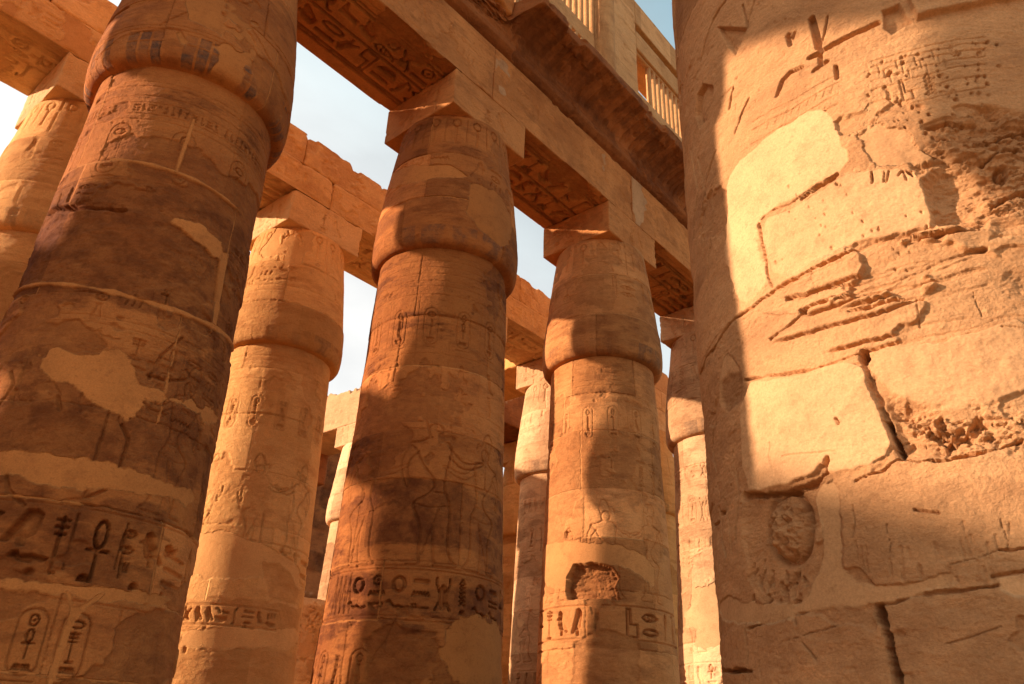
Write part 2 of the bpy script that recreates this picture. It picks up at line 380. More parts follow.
M = {
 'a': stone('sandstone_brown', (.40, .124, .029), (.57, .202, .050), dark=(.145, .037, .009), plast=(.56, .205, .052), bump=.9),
 'm': stone('sandstone_sunlit', (.50, .190, .055), (.65, .285, .095), dark=(.17, .050, .014), plast=(.61, .265, .085), bump=.9),  # brown stone made paler, the column's sunlight put into its colour
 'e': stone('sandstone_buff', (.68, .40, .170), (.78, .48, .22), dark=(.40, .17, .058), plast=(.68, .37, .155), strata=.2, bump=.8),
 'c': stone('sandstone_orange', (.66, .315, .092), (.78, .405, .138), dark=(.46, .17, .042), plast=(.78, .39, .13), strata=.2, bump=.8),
 'r': stone('sandstone_tan', (.54, .258, .104), (.67, .348, .150), dark=(.24, .097, .036), plast=(.63, .335, .148), strata=.16, bump=.8),
 'b': stone('sandstone_beam', (.50, .185, .052), (.66, .272, .084), dark=(.18, .056, .016), bump=.8),
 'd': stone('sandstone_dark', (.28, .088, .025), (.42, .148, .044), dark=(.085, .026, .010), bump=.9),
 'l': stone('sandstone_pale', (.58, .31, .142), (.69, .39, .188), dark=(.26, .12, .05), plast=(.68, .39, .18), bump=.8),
 'w': stone('sandstone_clerestory', (.55, .27, .10), (.67, .36, .15), dark=(.25, .10, .036), plast=(.64, .34, .14), bump=.9),
 's': stone('sand', (.45, .255, .11), (.53, .31, .142), dark=(.36, .19, .09), strata=.05),
}

# ------------------------------------------------------------------ object helpers
def tag(o, label=None, cat=None, group=None, kind=None):
    if label and not kind: kind = 'thing'
    for k, v in (('label', label), ('category', cat), ('group', group), ('kind', kind)):
        if v: o[k] = v
    return o
def empty(name, loc):
    o = bpy.data.objects.new(name, None); o.location = loc; COL.objects.link(o); o.empty_display_size = .3; return o
def link_mesh(name, V, Fq, mat, parent=None, attr=None, smooth=True):
    me = bpy.data.meshes.new(name)
    n = len(V); Fq = np.asarray(Fq, dtype=np.int32); k = Fq.shape[1]
    me.vertices.add(n); me.vertices.foreach_set('co', np.asarray(V, dtype=np.float32).ravel())
    me.loops.add(Fq.size); me.loops.foreach_set('vertex_index', Fq.ravel())
    me.polygons.add(len(Fq)); me.polygons.foreach_set('loop_start', np.arange(0, Fq.size, k, dtype=np.int32))
    me.polygons.foreach_set('loop_total', np.full(len(Fq), k, dtype=np.int32))
    me.update(calc_edges=True)
    me.polygons.foreach_set('use_smooth', np.full(len(Fq), smooth))
    if attr is None:
        attr = np.zeros((n, 4)); attr[:, 2] = .5
    a = me.color_attributes.new('relief', 'FLOAT_COLOR', 'POINT'); a.data.foreach_set('color', np.asarray(attr, dtype=np.float32).ravel())
    me.materials.append(mat); me.validate()
    o = bpy.data.objects.new(name, me); COL.objects.link(o)
    if parent: o.parent = parent
    return o
def gridfaces(nv, nu, wrap):
    i = np.arange(nv-1)[:, None]; j = np.arange(nu if wrap else nu-1)[None, :]; j2 = (j+1) % nu
    return np.stack(np.broadcast_arrays(i*nu+j, i*nu+j2, (i+1)*nu+j2, (i+1)*nu+j), -1).reshape(-1, 4)

class Col:                     # a round surface of revolution with its own unrolled canvas
    def __init__(c, x, y, prof, rref):
        c.x, c.y, c.prof, c.rr = x, y, prof, rref
        c.th0 = math.atan2(-y, -x)
    def canvas(c, z0, z1, step, seed, front=105, back=.12, vs=None, right=None):
        fr = rad(front)*c.rr; f2 = rad(right or front)*c.rr; full = math.pi*c.rr
        a = np.linspace(-fr, f2, max(8, int((f2+fr)/step))); nb = max(4, int((full-fr)/back)); n2 = max(4, int((full-f2)/back))
        us = np.concatenate([np.linspace(-full, -fr, nb, endpoint=False), a, np.linspace(f2, full, n2, endpoint=False)[1:]])
        if vs is None: vs = np.linspace(z0, z1, max(4, int((z1-z0)/step)))
        return Canvas(us, vs, seed)
    def uv(c, px, py):         # surface point seen on the survey photo -> (arc length, height)
        d = rt*((px-512)/F)-up*((py-342)/F)+fw
        z = 5.
        for _ in range(6):
            r = float(c.prof(np.array([z]))[0])
            A = d.x**2+d.y**2; B = -(d.x*c.x+d.y*c.y); C = c.x**2+c.y**2-r*r; D = B*B-A*C
            t = (-B-math.sqrt(max(D, 0)))/A; z = EYE+t*d.z
        th = math.atan2(t*d.y-c.y, t*d.x-c.x)-c.th0
        th = (th+math.pi) % (2*math.pi)-math.pi
        return th*c.rr, z
    def pts(c, *p): return [c.uv(*q) for q in p]
    def mesh(c, cv, name, mat, parent, cap=True):
        U, V = np.meshgrid(cv.us, cv.vs); th = c.th0+U/c.rr; r = c.prof(V)+cv.H
        P = np.stack([r*np.cos(th), r*np.sin(th), V], -1).reshape(-1, 3)
        nv, nu = U.shape; f = gridfaces(nv, nu, True)
        at = np.stack([cv.P, cv.D, cv.B, cv.K], -1).reshape(-1, 4)
        return link_mesh(name, P, f, mat, parent, at)

def relief_box(name, ext, mat, parent=None, step=.03, wear=.03, seed=0, carve=None, origin=None, warp=None, rough=1., tintv=.5, chip=.05):
    x0, x1, y0, y1, z0, z1 = ext
    ax = [np.linspace(a, b, max(3, int((b-a)/step)+1)) for a, b in ((x0, x1), (y0, y1), (z0, z1))]
    Vs, Fs, As, off = [], [], [], 0
    o = np.array(origin if origin is not None else (0, 0, 0), float)
    cen = np.array([(x0+x1)/2, (y0+y1)/2, (z0+z1)/2]); hf = np.array([(x1-x0)/2, (y1-y0)/2, (z1-z0)/2])
    #        name : (u axis, u sign, v axis, fixed axis, side)
    faces = {'-Y': (0, 1, 2, 1, -1), '+Y': (0, -1, 2, 1, 1), '-X': (1, -1, 2, 0, -1), '+X': (1, 1, 2, 0, 1), '-Z': (0, 1, 1, 2, -1), '+Z': (0, 1, 1, 2, 1)}
    for k, (ua, us_, va, fa, side) in faces.items():
        A, B = ax[ua], ax[va]
        if us_ < 0: A = A[::-1]
        nu, nv = len(A), len(B)
        P = np.zeros((nv, nu, 3)); P[..., ua] = A[None, :]; P[..., va] = B[:, None]; P[..., fa] = cen[fa]+side*hf[fa]
        uu = np.abs(A-A[0]); vv = B-B[0]
        cv = Canvas(uu, vv, seed+hash_k(k)); cv.B[:] = tintv
        if carve and k in carve: carve[k](cv)
        cv.erode(rough*.8)
        ed = np.minimum(np.minimum(uu, uu[-1]-uu)[None, :], np.minimum(vv, vv[-1]-vv)[:, None])
        fade = ss(ed, 0, wear*1.3)
        # worn rounded edges
        q = P.reshape(-1, 3)-cen
        n1 = vnoise(q[:, 0]*2.3+q[:, 2]*1.7+seed, q[:, 1]*2.3-q[:, 2]*1.1, seed+3)
        n2 = vnoise((q[:, 0]+q[:, 2])*9, (q[:, 1]-q[:, 2])*9, seed+4)
        r = wear*(.35+.9*n1)+chip*ss(n1*.6+n2*.4, .62, .8); r = np.minimum(r, hf.min()*.8)
        inner = np.clip(q, -(hf-r[:, None]), hf-r[:, None]); d = q-inner
        ln = np.linalg.norm(d, axis=1, keepdims=True)+1e-9; q = inner+d/ln*r[:, None]+(d/ln)*(cv.H*fade).reshape(-1, 1)
        P = q+cen
        f = gridfaces(nv, nu, False)+off
        if k in ('+Z',) or (k in ('-Z',)) : f = f if k == '+Z' else f[:, ::-1]
        Vs.append(P); Fs.append(f); off += nv*nu
        As.append(np.stack([cv.P*fade, cv.D, cv.B, cv.K], -1).reshape(-1, 4))
    V = np.concatenate(Vs); Fq = np.concatenate(Fs); At = np.concatenate(As)
    key = np.round(V*2000).astype(np.int64); _, idx, inv = np.unique(key, axis=0, return_index=True, return_inverse=True)
    inv = inv.ravel(); V = V[idx]; At = At[idx]; Fq = inv[Fq]
    good = np.array([True]*len(Fq))
    s = np.sort(Fq, 1); good = (s[:, 1:] != s[:, :-1]).all(1); Fq = Fq[good]
    if warp: V = warp(V)
    return (V-o, Fq, At) if name is None else link_mesh(name, V-o, Fq, mat, parent, At)
def hash_k(k): return {'-Y': 1, '+Y': 2, '-X': 3, '+X': 4, '-Z': 5, '+Z': 6}[k]
def join_parts(name, parts, mat, parent=None):
    V = []; Fq = []; A = []; o = 0
    for v, f, a in parts: V.append(v); Fq.append(f+o); A.append(a); o += len(v)
    return link_mesh(name, np.concatenate(V), np.concatenate(Fq), mat, parent, np.concatenate(A))

# ------------------------------------------------------------------ the ground
def ground():
    n = 160; g = np.sign(np.linspace(-1, 1, n))*np.abs(np.linspace(-1, 1, n))**2.2*260
    X, Y = np.meshgrid(g+8, g+10); Z = .05*fbm(X, Y, .25, 4, 5)-.05
    V = np.stack([X, Y, Z], -1).reshape(-1, 3)
    tag(link_mesh('ground', V, gridfaces(n, n, False), M['s']), kind='structure')
ground()

# ------------------------------------------------------------------ columns of the side rows
ZN, ZB, ZT = 8.68, 11.5, 12.28
HB = .9514; HY = .8827
def prof_shaft(z): return np.interp(z, [0, .35, 1.5, 2.5, 8.7], [1.08, 1.2, 1.285, 1.25, 1.055])
def prof_cap(z):
    return np.interp(z, [8.66, 8.672, 8.70, 8.75, 8.84, 8.95, 9.15, 9.5, 10.2, 11.0, 11.45, 11.5], [1.03, 1.12, 1.18, 1.212, 1.23, 1.238, 1.238, 1.215, 1.14, 1.04, .985, .97])
def column(x, y, name, label, mat, step, seed, shaft_fn=None, cap_fn=None, group=None, top=True, face=None):
    root = empty('papyrus_column', (x, y, 0)); tag(root, label, 'column', group)
    rng = np.random.default_rng(seed)
    # plinth
    pc = Col(x, y, lambda z: np.interp(z, [0, .02, .34, .40, .402], [1.55, 1.62, 1.6, 1.54, 1.0]), 1.6)
    cv = pc.canvas(0, .4, .05, seed+1, vs=np.array([-.1, .02, .1, .2, .3, .34, .38, .40, .402])); cv.erode(.8); pc.mesh(cv, 'plinth', mat, root)
    C = Col(x, y, prof_shaft, 1.15)
    cv = C.canvas(.38, 8.74, step, seed, vs=np.concatenate([np.arange(.38, 1.6, .06), np.arange(1.6, 8.75, step)]))
    zs = [.38, 1.2]+list(np.cumsum([1.2]+[rng.uniform(.85, 1.12) for _ in range(8)])[1:]); zs = [z for z in zs if z < 8.4]+[8.75]
    if shaft_fn: shaft_fn(C, cv, rng, zs)
    else: generic_shaft(C, cv, rng, zs)
    C.mesh(cv, 'shaft', mat, root)
    K = Col(x, y, prof_cap, 1.15)
    vs = np.concatenate([[8.655, 8.665, 8.675, 8.69, 8.705, 8.72, 8.74, 8.76, 8.78], np.arange(8.80, 11.5, step), [11.51]])
    cv = K.canvas(0, 0, step, seed+50, vs=vs)
    if cap_fn: cap_fn(K, cv, rng)
    else: generic_cap(K, cv, rng)
    cv.H[:3] *= .2
    K.mesh(cv, 'capital', mat, root)
    if top:
        def left(cv_):
            glyph_cols(cv_, .25, 1.5, .05, .72, .28, rng, .012)
            cv_.flakes(1.6, .25, .012, dark=.3, seed=3)
        def front(cv_):
            r2 = np.random.default_rng(seed+9)
            cartouche(cv_, .75, .12, .22, .5, r2, .01); put(cv_, 'bird', 1.05, .15, .3, .45, .01, .02)
            cv_.flakes(1.2, .32, .01, dark=.2, seed=5)
        relief_box('abacus', (x-HB, x+HB, y-HY, y+HY, ZB, ZT-.004), {'sandstone_brown': M['b'], 'sandstone_sunlit': M['b'], 'sandstone_orange': M['e']}.get(mat.name, mat), root, step=max(step, .02), wear=.022, seed=seed+70,
                   carve={'-X': left, '-Y': front}, origin=(x, y, 0), chip=.05)
    return root
def generic_shaft(C, cv, rng, zs, rich=1.):
    seg = courses(cv, zs, rng)
    glyph_row(cv, -2.2, 2.2, 3.1, 3.5, rng, .018, keep=.97)
    for x in np.arange(-2.0, 2.0, 1.15): figure(cv, x+rng.uniform(-.1, .1), 3.75, 1.75, .016, rng.random() < .5)
    glyph_cols(cv, -2.1, 2.1, 5.6, 6.2, .28, rng, .012)
    for z in (6.35, 6.42, 7.3, 7.4, 8.2, 8.28, 8.36, 8.44, 8.52): cv.stroke([(-2.4, z), (2.4, z)], .012, .007, .5, .003)
    for x in np.arange(-2.1, 2.0, .62): cartouche(cv, x, 6.5, .24, .7, rng, .012); put(cv, rng.choice(TALL), x+.33, 6.5, .2, .65, .012, .02)
    glyph_row(cv, -2.2, 2.2, 2.25, 2.55, rng, .012); glyph_row(cv, -2.2, 2.2, 1.75, 2.05, rng, .012)
    glyph_row(cv, -2.2, 2.2, 7.6, 7.95, rng, .012)
    joints(cv, seg, rng)
    cv.flakes(.9, .22, .014, seed=1, dark=.35); cv.patches(.7, .34, seed=2, sv=1.1)
    cv.stains(.6); cv.erode(1.)
def generic_cap(K, cv, rng, paint=.5):
    cv.H[:] += 0
    seg = courses(cv, [8.6, 9.55, 10.55, 11.6], rng)
    for z in (9.75, 9.82, 10.72): cv.stroke([(-2.4, z), (2.4, z)], .012, .006, .5, .003)
    for x in np.arange(-2.2, 2.2, .42):     # heads of the papyrus pattern under the abacus
        cv.stroke(ell(x+.1, 11.3, .08, .09), .026, .028); cv.stroke([(x+.1, 11.2), (x+.09, 10.82)], .05, .018); cv.stroke([(x-.1, 11.4), (x-.12, 10.85)], .02, .018)
    glyph_row(cv, -2.3, 2.3, 10.0, 10.5, rng, .01, keep=.8)
    # painted cartouche blocks along the swollen foot of the capital
    u = -2.6
    while u < 2.6:
        wd = rng.uniform(.3, .42)
        for j, (a, b) in enumerate(((8.70, 8.80), (8.83, 8.97))):
            cv.sunk([(u, a), (u+wd*.45, a), (u+wd*.45, b), (u, b)], .006, .01); cv.sunk([(u+wd*.55, a), (u+wd, a), (u+wd, b), (u+wd*.55, b)], .006, .01)
        W = cv.win(u, u+wd, 8.69, 8.99)
        if W is not None: cv.K[W[0]] = np.maximum(cv.K[W[0]], paint*rng.choice([0, .4, .8, 1])*ss(fbm(W[1], W[2], 5, 4, 3), -.35, .25))
        u += wd+.1
    joints(cv, seg, rng)
    cv.flakes(1.1, .3, .01, seed=1, dark=.4); cv.patches(.8, .46, seed=2); cv.stains(.55); cv.erode(.9)

SX = {-2: -1.60, -1: 3.25, 0: 8.0, 1: 12.72, 2: 17.75, 3: 22.5}
RA, RC, RD, RE = 8.552, 13.644, 18.74, 23.83

def shaft_a1(C, cv, rng, zs):
    p = C.pts
    zz = [.38, 1.15, 2.05, 2.72, 3.45, 4.35, C.uv(125, 297)[1], C.uv(150, 165)[1], 8.75]
    seg = courses(cv, zz, rng, 1.2, 2., prot=.008)
    # band of large signs, from the left edge of the view
    z0 = C.uv(110, 588)[1]; z1 = C.uv(110, 518)[1]; h = z1-z0
    for x in (z0-.03, z1+.04): cv.stroke([(-2.3, x), (2.3, x)], .02, .012, .5, .004)
    u = C.uv(98, 545)[0]
    put(cv, 'ankh', u-.11, z0+.02, .24, h*.92, .045, .032)
    cv.stroke([(u-.2, z0+.1), (u-.2, z1-.02)], .024, .035); cv.stroke([(u+.22, z0+.1), (u+.2, z1-.02)], .024, .035)
    put(cv, 'owl', u-.72, z0+h*.42, .34, h*.55, .04, .04, True); put(cv, 'duck', u-.62, z0+h*.18, .3, h*.2, .045, .025)
    put(cv, 'bread', u-.5, z0, .15, .1, .045, .03); put(cv, 'bread', u-.12, z0-.0, .15, .1, .045, .03)
    for k in range(3): cv.stroke([(u-1.15, z0+.12+.14*k), (u-.82, z0+.12+.14*k)], .035, .05)
    put(cv, 'mouth', u-1.2, z1-.12, .35, .1, .045, .025)
    put(cv, 'bird', u+.32, z0+h*.38, .3, h*.58, .035, .035); put(cv, 'bread', u+.3, z0, .14, .1, .045, .03)
    put(cv, 'jar', u+.62, z0+h*.5, .16, h*.45, .04, .04, rot=True)
    for k in range(3): cv.stroke([(u+.66, z0+.14+.12*k), (u+.94, z0+.12+.12*k)], .045, .03)
    put(cv, 'bread', u+.64, z0-.01, .12, .09, .045, .025); cv.stroke(ell(u+1.08, z0+h*.55, .06, .16), .025, .03)
    glyph_row(cv, u+1.2, 2.3, z0+.03, z1, rng, .03, rules=False)
    glyph_row(cv, u-2.1, u-1.25, z0+.03, z1, rng, .03, rules=False)
    put(cv, 'reed', u+.12, z0+.16, .12, h*.6, .025, .03); put(cv, 'pillar', u-.36, z0+h*.1, .14, h*.8, .025, .026)
    put(cv, 'cobra', u+.98, z0+h*.1, .16, h*.85, .03, .03, True); put(cv, 'eye', u-.98, z1-.13, .24, .11, .025, .022)
    for q in (.25, .5, .75): put(cv, rng.choice(FLAT), u+.2, z0+h*q, .1, .09, .02, .02)
    # smaller registers beneath
    for a in np.arange(-1.9, 2.1, .82):
        cv.stroke([(a, 1.75), (a, 2.62)], .02, .012, .5, .004)
        cartouche(cv, a+.1, 2.0, .2, .55, rng, .014); cartouche(cv, a+.4, 2.0, .2, .55, rng, .014)
    for z in (1.72, 1.93, 2.64): cv.stroke([(-2.2, z), (2.2, z)], .016, .012, .5, .004)
    for q in (((9, 353), (19, 347), (28, 331), (41, 323), (56, 327)), ((9, 353), (4, 362)), ((150, 378), (162, 355), (182, 338)),
              ((148, 375), (168, 381), (186, 380)), ((0, 405), (14, 385), (12, 372)), ((60, 410), (58, 396)), ((6, 470), (8, 490), (24, 505)),
              ((70, 505), (100, 492), (108, 488)), ((120, 470), (128, 440), (122, 425))):
        cv.stroke(p(*q), .03, .03, .4, .006)
    figure(cv, C.uv(175, 470)[0], 3.5, 1.6, .008, True)
    for z in (5.2, 5.28, 6.5, 7.85, 7.93, 8.1, 8.2, 8.35, 8.42): cv.stroke([(-2.4, z), (2.4, z)], .013, .009, .5, .004)
    for x in np.arange(-1.6, 1.9, .75): cartouche(cv, x, 7.0, .26, .78, rng, .01)
    glyph_cols(cv, -1.9, 1.9, 5.35, 6.45, .30, rng, .010); glyph_row(cv, -2, 2, 7.96, 8.08, rng, .01, rules=False)
    glyph_cols(cv, -2.1, 2.1, 4.4, 5.15, .3, rng, .008); glyph_row(cv, -2, 2, 6.62, 6.92, rng, .010)
    joints(cv, seg, rng, mort=.45, wd=.018)
    cv.flakes(.7, .14, .022, seed=1, dark=.55, sv=1.1, zone=lambda U, V: .5*ss(V, 4.2, 5.)*ss(-V, -6.3, -5.9)-.15*(V > 6.4))
    # thick ledge of broken stone at the left
    cv.cavity(p((0, 232), (22, 214), (60, 212), (125, 211), (170, 222), (215, 250), (200, 285), (125, 296), (60, 286), (0, 292), (-30, 300), (-30, 240)), .028, .014, .02, dark=.62, rs=12)
    cv.cavity(p((36, 214), (60, 206), (125, 205), (122, 213), (60, 214)), .07, .01, .01, dark=.5)
    cv.stroke(p((40, 212), (80, 207), (125, 210)), .05, .06, .4, .02, jag=.5)
    cv.cavity(p((43, 180), (60, 166), (62, 172), (50, 196), (42, 196)), .09, .01, .01)
    # smooth mortar repairs
    cv.plaster(p((37, 362), (52, 345), (75, 355), (108, 350), (125, 363), (140, 375), (139, 386), (170, 392), (205, 405), (219, 416), (216, 424), (190, 412), (158, 402), (140, 396), (136, 414), (122, 418), (95, 402), (60, 380)), .004, .05, 7, rough=.002)
    cv.plaster(p((-20, 452), (60, 458), (120, 468), (160, 480), (198, 496), (192, 505), (120, 490), (75, 484), (45, 484), (10, 476), (-20, 468)), .002, .035, 8)
    cv.plaster(p((-20, 575), (60, 585), (120, 590), (175, 598), (175, 606), (110, 600), (60, 594), (-20, 590)), .0, .035, 7)
    cv.plaster(p((45, 684), (60, 640), (70, 612), (64, 590), (72, 592), (74, 610), (100, 592), (106, 594), (78, 616), (66, 645), (54, 684)), .0, .008, 9)
    cv.plaster(p((165, 220), (180, 222), (222, 238), (222, 258), (208, 250)), .001, .035, 9)
    cv.plaster(p((221, 252), (228, 254), (216, 328), (211, 326)), .001, .006, 9); cv.plaster(p((-10, 288), (40, 282), (125, 294), (175, 309), (240, 350), (240, 354), (175, 313), (125, 297.5), (40, 285), (-10, 291)), .003, .01, 9)
    cv.plaster(p((110, 158), (175, 170), (241, 212), (241, 215), (175, 173), (110, 160.5)), .003, .006, 9); cv.plaster(p((192, 118), (197, 118), (179, 172), (174, 172)), .001, .004, 9)
    cv.stains(.8, .7, 1.3, zone=lambda U, V: .35*(V < 7.0)*(V > 3.3)-.25*(V > 7.2)-.2*(V < 2.6)); cv.erode(1.15)
def cap_a1(K, cv, rng):
    p = K.pts
    seg = courses(cv, [8.6, 9.62, 10.6, 11.6], rng, 1.3, 2.2)
    for z in (9.09, 9.15, 9.62, 9.70): cv.stroke([(-2.6, z), (2.6, z)], .014, .01, .5, .004)
    u = K.uv(178, 60)[0]-.62
    for k in range(-4, 5):
        a = u+k*.64
        for z0, z1 in ((8.69, 8.765), (8.785, 8.90), (8.93, 9.05)):
            for q in (0, .145, .29):
                cv.sunk([(a+q, z0), (a+q+.12, z0), (a+q+.12, z1), (a+q, z1)], .012, .012)
                W = cv.win(a+q, a+q+.12, z0-.02, z1)
                if W is not None: cv.K[W[0]] = np.maximum(cv.K[W[0]], rng.choice([.25, .7, .85, .55]))
    for q in (((160, 25), (190, 12), (240, 40), (262, 75)), ((235, 10), (262, 45), (280, 90)), ((95, 60), (125, 35), (180, 30)), ((255, 60), (275, 100))):
        cv.stroke(p(*q), .022, .014, .5, .02)
    joints(cv, seg, rng, mort=.6)
    cv.flakes(1.0, .26, .012, seed=1, dark=.35); cv.patches(.8, .3, seed=4); cv.stains(.45); cv.erode(1.)

def shaft_a2(C, cv, rng, zs):
    p = C.pts
    zz = [.38, 1.2, 2.2, C.uv(400, 620)[1], C.uv(400, 560)[1], C.uv(400, 478)[1], C.uv(430, 430)[1], C.uv(430, 365)[1], C.uv(430, 315)[1], 8.75]
    seg = courses(cv, zz, rng, 1.0, 1.7)
    z0 = C.uv(410, 612)[1]; z1 = C.uv(410, 574)[1]; h = z1-z0
    for x in (z0-.05, z1+.06, z1+.1): cv.stroke([(-2.3, x), (2.3, x)], .02, .016, .5, .003)
    u = C.uv(360, 590)[0]
    for k, g in enumerate(('disk', 'F', 'disk', 'F', 'beetle', 'T', 'disk', 'F', 'ankh', 'T')):
        a = u-.14+k*.27
        if g == 'disk': cv.stroke(ell(a+.1, z0+h*.72, .07, .09), .04, .05); put(cv, 'viper', a-.03, z0+.02, .26, .12, .03, .03)
        elif g == 'F':
            for q in range(3): put(cv, rng.choice(FLAT), a, z0+(.02+.34*q)*h, .2, h*.26, .024, .024)
        elif g == 'T': put(cv, rng.choice(TALL), a, z0+.3*h, .17, h*.68, .03, .028); put(cv, 'bread', a+.02, z0, .13, h*.22, .03, .025)
        else: put(cv, g, a, z0, .2, h, .03, .032)
    for k in range(4): cv.stroke([(u-.5+.09*k, z0), (u-.46+.09*k, z1), (u-.41+.09*k, z0)], .02, .02)
    glyph_row(cv, u+2.65, 2.5, z0, z1, rng, .03, rules=False)
    figure(cv, C.uv(424, 560)[0], z1+.12, 2.25, .018); figure(cv, C.uv(484, 560)[0], z1+.12, 2.0, .012, True); figure(cv, C.uv(352, 560)[0], z1+.12, 2.0, .010)
    for q in (((372, 245), (373, 330)),): pass
    for x in np.arange(-1.9, 2.0, .52):
        cv.stroke([(x, 6.0), (x, 7.75)], .012, .008, .5, .003); cartouche(cv, x+.1, 6.9, .22, .66, rng, .01); glyph_cols(cv, x+.04, x+.46, 6.05, 6.7, .4, rng, .01, False)
    for z in (5.95, 6.8, 7.8, 7.95, 8.05, 8.18, 8.3, 8.42, 8.52): cv.stroke([(-2.4, z), (2.4, z)], .014, .009, .5, .004)
    for x in np.arange(-1.9, 1.9, .6): cartouche(cv, x, 2.1, .22, .62, rng, .016); put(cv, rng.choice(TALL), x+.3, 2.15, .2, .5, .016, .02)
    joints(cv, seg, rng, mort=.25)
    cv.flakes(.8, .2, .016, seed=3, dark=.6, zone=lambda U, V: .3*(V < 2.95)+.15*(V > 5.7)*(V < 6.1))
    cv.cavity(p((366, 640), (395, 622), (440, 640), (446, 665), (420, 684), (365, 690)), .02, .012, .03, dark=.8)
    cv.plaster(p((440, 622), (470, 618), (500, 625), (505, 690), (455, 690), (442, 660)), .0, .05, 6, dark=.34)
    cv.stroke(p((399, 612), (385, 640), (370, 660)), .02, .02, .5, .02)
    cv.cavity(p((396, 608), (408, 606), (410, 616), (398, 617)), .05, .01, .01)
    cv.stains(.95, .55, 1.2, zone=lambda U, V: .6*ss(V, 3.95, 4.1)*ss(-V, -4.95, -4.8)*(U > -.75)-.12*(V > 6.2)); cv.erode(1.1)
def cap_a2(K, cv, rng):
    generic_cap(K, cv, rng, .6)
    cv.plaster(K.pts((466, 185), (498, 190), (512, 225), (505, 250), (480, 232), (464, 212)), .002, .05, 6, dark=.3)
    cv.plaster(K.pts((388, 176), (410, 168), (455, 166), (470, 180), (420, 182), (390, 190)), .0, .02, 7)

def shaft_a3(C, cv, rng, zs):
    p = C.pts
    zz = [.38, 1.3, 2.4, C.uv(600, 648)[1], C.uv(600, 590)[1], C.uv(590, 537)[1], C.uv(590, 488)[1], C.uv(600, 430)[1], C.uv(600, 392)[1], 8.75]
    seg = courses(cv, zz, rng, 1.0, 1.6, tint=.8)
    z0 = C.uv(600, 636)[1]; z1 = C.uv(600, 608)[1]
    glyph_row(cv, -2.1, 2.1, z0, z1, rng, .035, sw=.035, seq=['reed', 'jar', 'ankh', 'pillar', 'bird', None, None, 'cobra', 'seat', None])
    for x in np.arange(-1.8, 1.8, .9): figure(cv, x, z1+.15, 1.75, .012, rng.random() < .5)
    for x in np.arange(-1.9, 2.0, .5): cartouche(cv, x, 6.9, .2, .7, rng, .01)
    for z in (5.9, 6.8, 7.7, 7.85, 8.05, 8.15, 8.3, 8.42, 8.52): cv.stroke([(-2.4, z), (2.4, z)], .013, .009, .5, .004)
    glyph_cols(cv, -1.8, 1.8, 5.95, 6.6, .3, rng, .01)
    glyph_row(cv, -2., 2., 2.3, 2.7, rng, .02)
    joints(cv, seg, rng, mort=.3)
    cv.flakes(.8, .22, .014, seed=3, dark=.4)
    cv.plaster(p((543, 545), (600, 545), (655, 560), (655, 590), (640, 575), (610, 560), (568, 590), (545, 588)), .0, .05, 5, dark=.08)
    q = p((566, 592), (567, 578), (574, 565), (592, 562), (612, 567), (620, 578), (616, 586), (620, 600), (598, 598), (568, 600))
    cv.cavity(q, .26, .035, .012, dark=.8, edge=.008)  # floor coloured dark to stand in for the shade inside the hollow
    q = p((564, 532), (570, 530), (574, 537), (564, 538)); cv.cavity(q, .09, .004, .0, edge=.006, dark=.3)
    cv.cavity(p((572, 640), (600, 630), (640, 640), (640, 684), (570, 684)), .02, .014, .03, dark=.55)
    cv.stains(.5, .8, 1.3, zone=lambda U, V: .35*(V < 3.4)*(U > -.3)); cv.erode(1.)

A_G = 'closed bud columns under the clerestory'
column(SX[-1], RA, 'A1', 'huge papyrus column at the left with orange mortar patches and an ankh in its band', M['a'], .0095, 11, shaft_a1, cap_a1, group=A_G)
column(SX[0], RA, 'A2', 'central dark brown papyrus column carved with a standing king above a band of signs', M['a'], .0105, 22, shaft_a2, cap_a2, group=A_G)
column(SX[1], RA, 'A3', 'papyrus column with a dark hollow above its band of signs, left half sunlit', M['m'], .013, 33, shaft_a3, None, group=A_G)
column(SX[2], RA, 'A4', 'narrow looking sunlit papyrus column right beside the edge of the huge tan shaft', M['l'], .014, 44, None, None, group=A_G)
column(SX[-2], RA, 'A0', 'papyrus column outside the picture to the left of the huge carved column', M['a'], .06, 12, group=A_G)
column(-6.85, RA, 'A00', 'westernmost papyrus column of the front row outside the picture', M['a'], .07, 13, group=A_G)

